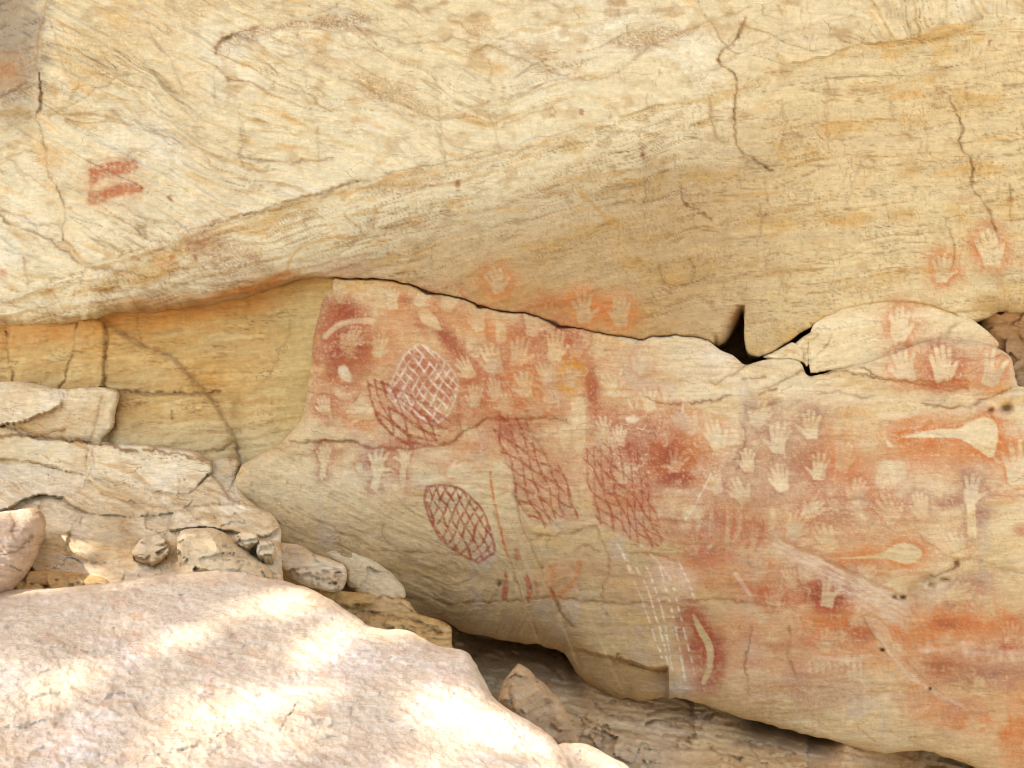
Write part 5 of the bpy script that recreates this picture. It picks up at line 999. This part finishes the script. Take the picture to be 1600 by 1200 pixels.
for k, (pl, dpt, lb) in enumerate([([(366, 836), (384, 830), (402, 838), (404, 850), (386, 856), (370, 848)], 3.18, 'small rounded stone touching the humped rock'), ([(404, 846), (420, 841), (431, 856), (420, 872), (402, 866)], 3.14, 'small upright stone beside the honeycombed rock'),
        ([(206, 862), (222, 842), (246, 836), (264, 846), (262, 868), (236, 878), (212, 876)], 3.2, 'angular stone lying on the ledges left of the pitted boulder')]):
    rock('stone', lb, pl, ('flat', dpt, 0, -.3), 4, .03, L1, L2, L3, 460 + k, fac=(20, .06), skirts=[(.05, .02, .05), (.14, .06, .15)], cat='stone', group='loose stones beside the pitted boulder')
rock('boulder', 'blunt brown boulder cut by the frame edge at mid height', [(-160, 806), (0, 800), (30, 796), (54, 795), (66, 816), (63, 848), (48, 886), (22, 918), (0, 932), (-160, 990)], ('flat', 2.5, .10, -.3), 60, .30, lin(214, 186, 156), lin(222, 198, 168), lin(184, 146, 112), 470, fac=(60, .04), mat=M_BOULDER, cat='boulder', cracks=[([(0, 868), (30, 856), (50, 836)], 1.8, .015, .5)])

# stones jammed in the joint on the right
rock('wedge_stone', 'small rounded stone jammed beside the black slot', [(1192, 558), (1216, 547), (1238, 534), (1252, 546), (1258, 566), (1236, 562), (1208, 562)], ('flat', 4.0, 0, 0), 4, .02, lin(218, 192, 146), CREAM, TAN, 480, fac=(30, .02), skirts=[(.1, 0, .02), (.3, 0, .05)], cat='stone', mat=M_WALL)
rock('wedge_stone', 'rounded cobble between the lens-shaped block and the slot', [(1236, 552), (1250, 530), (1276, 512), (1284, 516), (1266, 540), (1262, 572), (1256, 568)], ('flat', 4.0, 0, 0), 4, .02, lin(214, 188, 142), CREAM, TAN, 481, fac=(30, .02), skirts=[(.1, 0, .02), (.3, 0, .05)], cat='stone', mat=M_WALL)
lens = [(1266, 583), (1262, 545), (1271, 508), (1300, 488), (1343, 472), (1400, 466), (1444, 469), (1482, 481), (1516, 497), (1544, 518), (1562, 540), (1540, 548), (1500, 541), (1457, 538), (1442, 550), (1402, 558), (1347, 574), (1300, 579)]
def lens_dep(X, Y, d):
    return 3.995 + macro(X, Y) + .004 * fbm(X / 12, Y / 11, 3, 492) + crack_field(X, Y, [([(1266, 566), (1286, 546), (1300, 524)], 1.5, .02, .4), ([(1480, 526), (1486, 512), (1500, 506)], 2, .03, .4), ([(1520, 528), (1530, 514), (1510, 508)], 1.6, .02, .4)], 490)[0] + roll(d, 4, .012)
lens_c = tex_color(lin(216, 190, 142), CREAM, TAN, 490, .2)
pt = patch(ring(lens, 1.5, 6, 490), 2.0, lens_dep, lambda X, Y, d: pigment(lens_c(X, Y, d), X, Y), [(.08, 0, .0), (.35, 0, .0)])
o, _ = assign(pt, 'lens_block', M_WALL, None); tag(o, 'lens-shaped block with one hand stencil, wedged under the overhang', 'rock')
rock('cave_back', 'rounded brown rock inside the small cave at the frame edge', [(1530, 470), (1700, 460), (1700, 640), (1540, 640)], ('flat', 4.32, -.05, .05), 30, .12, lin(186, 148, 104), lin(176, 136, 92), lin(140, 104, 70), 495, fac=(40, .05), mat=M_WALL)

# ------------------------------------------------------------------ the big boulder and the stones right of it
BIG = [(-420, 960), (-200, 930), (0, 922), (100, 918), (170, 911), (240, 899), (300, 893), (360, 892), (420, 903), (480, 918), (530, 945), (560, 966), (590, 982), (640, 986), (690, 1011), (728, 1016), (744, 1040), (770, 1086), (800, 1111), (850, 1141), (880, 1172), (900, 1210), (930, 1290), (960, 1420), (960, 1560), (-420, 1560)]
BIGCR = [([(48, 1000), (100, 1004), (140, 1020), (190, 1022)], 1.5, .010, .25), ([(178, 980), (184, 1000), (190, 1022)], 1.5, .010, .25), ([(440, 1140), (450, 1120), (462, 1104), (474, 1092)], 1.5, .010, .3), ([(280, 1172), (310, 1162), (335, 1152), (350, 1140)], 1.4, .010, .25), ([(536, 1195), (548, 1150), (550, 1100)], 1.3, .008, .25)]
def big_dep(X, Y, d):
    s = np.maximum((Y - 600) / F, .1); z = 1.046 / (s + .16)
    u = X / F * z * 302; v = z * 302.0      # position over the boulder's top, for relief of even size
    z = z + .035 * fbm(u / 200, v / 150, 3, 501) + .016 * fbm(u / 60, v / 45, 4, 502) - .006 * np.abs(fbm(u / 22, v / 17, 4, 504)) + .011 * fbm(u / 14, v / 12, 4, 503) + .005 * fbm(u / 5, v / 5, 3, 505)
    h, e = facets(u / 55 + .4 * fbm(u / 40, v / 40, 2, 506), v / 40 + .4 * fbm(u / 40, v / 40, 2, 507), 51, .8); z = z + .006 * h
    st = fbm(u / 30 + .3 * v / 30, v / 90, 3, 508); z = z + .0025 * np.sign(st) * np.abs(st) ** .5
    z = z + crack_field(X, Y, BIGCR, 500)[0]
    return z + roll(d, 22, .12)
def big_col(X, Y, d):
    n1 = fbm(X / 160, Y / 110, 4, 510); n2 = fbm(X / 34, Y / 24, 4, 511); n3 = fbm(X / 8, Y / 7, 3, 512)
    c = np.broadcast_to(lin(212, 190, 160), X.shape + (3,)).copy(); c = mix(c, lin(226, 206, 182), sstep(-.1, .5, n1 + .4 * n2)); c = mix(c, lin(198, 168, 138), sstep(.1, .6, n2) * .6)
    c = mix(c, lin(214, 170, 130), sstep(.25, .6, fbm(X / 60, Y / 40, 4, 513)) * .4)
    c = mix(c, lin(150, 112, 78), np.clip(crack_field(X, Y, BIGCR, 500)[1], 0, .6)); return np.clip(c * (1 + .12 * n3)[..., None], .02, .9)
pt = patch(ring(BIG, 2.5, 6, 500), 2.2, big_dep, big_col, [(.05, .06, .0), (.12, .25, .0), (.10, .8, .02), (-.02, 1.7, .05)])
o = link_mesh('big_boulder', pt['co'], pt['q'], pt['col'], M_BOULDER, None); tag(o, 'huge pale boulder dappled with sunlight in front of the wall', 'boulder')
rock('upright_stone', 'pointed brown stone standing between the big boulder and the hollow', [(778, 1096), (788, 1064), (806, 1041), (816, 1040), (850, 1069), (880, 1100), (896, 1136), (902, 1164), (880, 1172), (850, 1160), (804, 1120)], ('flat', 2.95, .10, -.1), 12, .10, lin(190, 158, 116), lin(200, 172, 132), lin(170, 130, 86), 520, skirts=[(.05, 0, 0), (.10, .35, 0), (.25, .7, 0)], lamd=.002, fac=(70, .06), mat=M_BOULDER, cat='stone', cracks=[([(800, 1060), (796, 1085), (806, 1112)], 2, .03, .3)], sl=.5)
rock('sunlit_slab', 'smooth sunlit slab peeking out at the foot of the big boulder', [(858, 1170), (880, 1162), (906, 1163), (942, 1176), (980, 1198), (1020, 1240), (1040, 1300), (850, 1300)], ('top', 1.43, .10), 10, .06, lin(214, 192, 166), lin(224, 204, 180), lin(196, 164, 132), 530, fac=(120, .01), lamd=.003, mat=M_BOULDER, cat='rock', fine=.5)
print('rocks', time.time() - T0)

# ------------------------------------------------------------------ beyond the frame: ground, cliff continuing with a roof shaped to block sun, shade trees
n = 60
def grid_mesh(name, P, mat, color, parent=None):
    h, w = P.shape[:2]; idx = np.arange(h * w).reshape(h, w)
    q = np.stack([idx[:-1, :-1], idx[1:, :-1], idx[1:, 1:], idx[:-1, 1:]], -1).reshape(-1, 4)
    return link_mesh(name, P.reshape(-1, 3), q, np.broadcast_to(color, (h * w, 3)) if np.ndim(color) == 1 else color.reshape(-1, 3), mat, parent)
gxs = np.concatenate([np.linspace(-300, -20, 8), np.linspace(-16, 16, 65), np.linspace(20, 300, 8)]); gys = np.concatenate([np.linspace(300, 20, 8), np.linspace(16, -16, 65), np.linspace(-20, -300, 8)])
GX, GY = np.meshgrid(gxs, gys); GZ = .08 * fbm(GX / 3, GY / 3, 3, 600) + .02 * fbm(GX, GY, 3, 601) - .1
M_SOIL = simple_material('sandy_soil', (0.44, 0.385, 0.30), .95, 7, .25)
o = grid_mesh('ground', np.stack([GX, GY, GZ], -1), M_SOIL, lin(200, 170, 130)); tag(o, None, None, None, 'structure')
# cliff around the framed part: wall left and right, leaning roof above shaped for shade
xs = np.linspace(-15, 15, 121); prof = [(-.3, 5.6), (.6, 5.3), (1.5, 5.15), (2.6, 5.1), (4.2, 5.1), (4.93, 4.9), (4.97, 3.6), (5.15, 3.0), (5.4, 2.5), (5.8, 2.05), (6.3, 1.78), (7.2, 1.75), (8.5, 2.2), (10.5, 3.2), (13, 4.0), (15, 5.5), (16, 9)]
PX, PI_ = np.meshgrid(xs, np.arange(len(prof))); PZ = np.array(prof)[PI_, 0]; PY = np.array(prof)[PI_, 1]
side = sstep(3.75, 4.8, np.abs(PX)); PY = PY - side * np.where(PZ < 4.95, np.clip(PY - 4.15, 0, 2), 0)
PY = PY + .18 * fbm(PX / 1.6, PZ / 1.3, 4, 610) * sstep(4.35, 5.0, PZ) + .15 * fbm(PX / 1.6, PZ / 1.3, 4, 611) * side
PY = PY - .62 * sstep(-4.0, -3.2, PX) * sstep(4.9, 6.0, PZ) * sstep(9, 7.4, PZ)  # unseen roof edge pushed out to keep sun off wall and upright stone
PY = PY + .40 * sstep(-3.8, -5.4, PX) * sstep(4.4, 5.2, PZ) * sstep(9, 7, PZ)  # roof edge drawn back here so sun reaches the ledges
o = grid_mesh('cliff', np.stack([PX, PY, PZ], -1)[::-1], M_WALL, lin(212, 184, 136)); tag(o, 'sandstone cliff with an unseen roof shaped to shade the wall', None, None, 'structure')

def tree(name, label, base, height, crown_c, crown_r, nleaf, seed, leaf=.24):
    R = np.random.default_rng(seed); root = bpy.data.objects.new(name, None); root.location = base; COL.objects.link(root); tag(root, label, 'tree', 'trees shading the boulder')
    bark = bpy.data.materials.get('bark') or simple_material('bark', (.22, .17, .13), .9, 12); lm = bpy.data.materials.get('leaf') or simple_material('leaf', (.07, .10, .035), .6, 3)
    cc = np.array(crown_c) - np.array(base)
    vs_, fs = [], []
    def limb(p0, p1, r0, r1, seg=6, sides=8):
        p0, p1 = np.array(p0, float), np.array(p1, float); ax = p1 - p0; ax /= np.linalg.norm(ax); e1 = np.cross(ax, [.3, .9, .2]); e1 /= np.linalg.norm(e1); e2 = np.cross(ax, e1); o0 = len(vs_)
        for i in range(seg + 1):
            t = i / seg; c = p0 + (p1 - p0) * t + R.normal(0, .05, 3) * (0 < i < seg); r = r0 + (r1 - r0) * t
            for k in range(sides): a = 2 * math.pi * k / sides; vs_.append(c + r * (math.cos(a) * e1 + math.sin(a) * e2))
        for i in range(seg):
            for k in range(sides): fs.append([o0 + i * sides + k, o0 + i * sides + (k + 1) % sides, o0 + (i + 1) * sides + (k + 1) % sides, o0 + (i + 1) * sides + k])
    fork = cc * np.array([.5, .5, .62]); limb((0, 0, -.3), fork, .22, .15)
    cl = []
    for i in range(16):
        d = R.normal(0, 1, 3); d /= np.linalg.norm(d); e = cc + d * np.array(crown_r) * R.uniform(.35, .9); limb(fork, e, .08, .015, 4, 6); cl.append(e)
    link_mesh('trunk', np.array(vs_), np.array(fs), np.full((len(vs_), 3), .2), bark, root)
    for i in range(26):
        d = R.normal(0, 1, 3); d /= np.linalg.norm(d); cl.append(cc + d * np.array(crown_r) * R.uniform(.2, 1.0))
    cl = np.array(cl); ci = R.integers(0, len(cl), nleaf); P = cl[ci] + R.normal(0, .26, (nleaf, 3))
    a = R.normal(0, 1, (nleaf, 3)); a /= np.linalg.norm(a, axis=1, keepdims=True); b = np.cross(a, R.normal(0, 1, (nleaf, 3))); b /= np.linalg.norm(b, axis=1, keepdims=True)
    L = leaf * R.uniform(.6, 1.2, (nleaf, 1)); W = L * .3
    v = np.stack([P - a * L, P + b * W, P + a * L, P - b * W], 1).reshape(-1, 3)
    link_mesh('crown', v, np.arange(nleaf * 4).reshape(-1, 4), np.full((len(v), 3), .1), lm, root)
for k, (t_, r_) in enumerate((((-.9, 1.9, 1.7), (2.1, 1.5, 1.4)), ((-2.6, 3.0, 1.9), (1.8, 1.0, 1.2)))):
    c = np.array(t_) + SUN * (15.0 + 1.5 * k)
    tree('shade_tree', ['slender gum tree whose crown shades the near boulder', 'gum tree whose crown shades the ledges'][k], (c[0] - 2.0 - k, c[1] - 2.5, -.1), 9, c, r_, (560, 210)[k], 700 + k)
print('done', time.time() - T0)
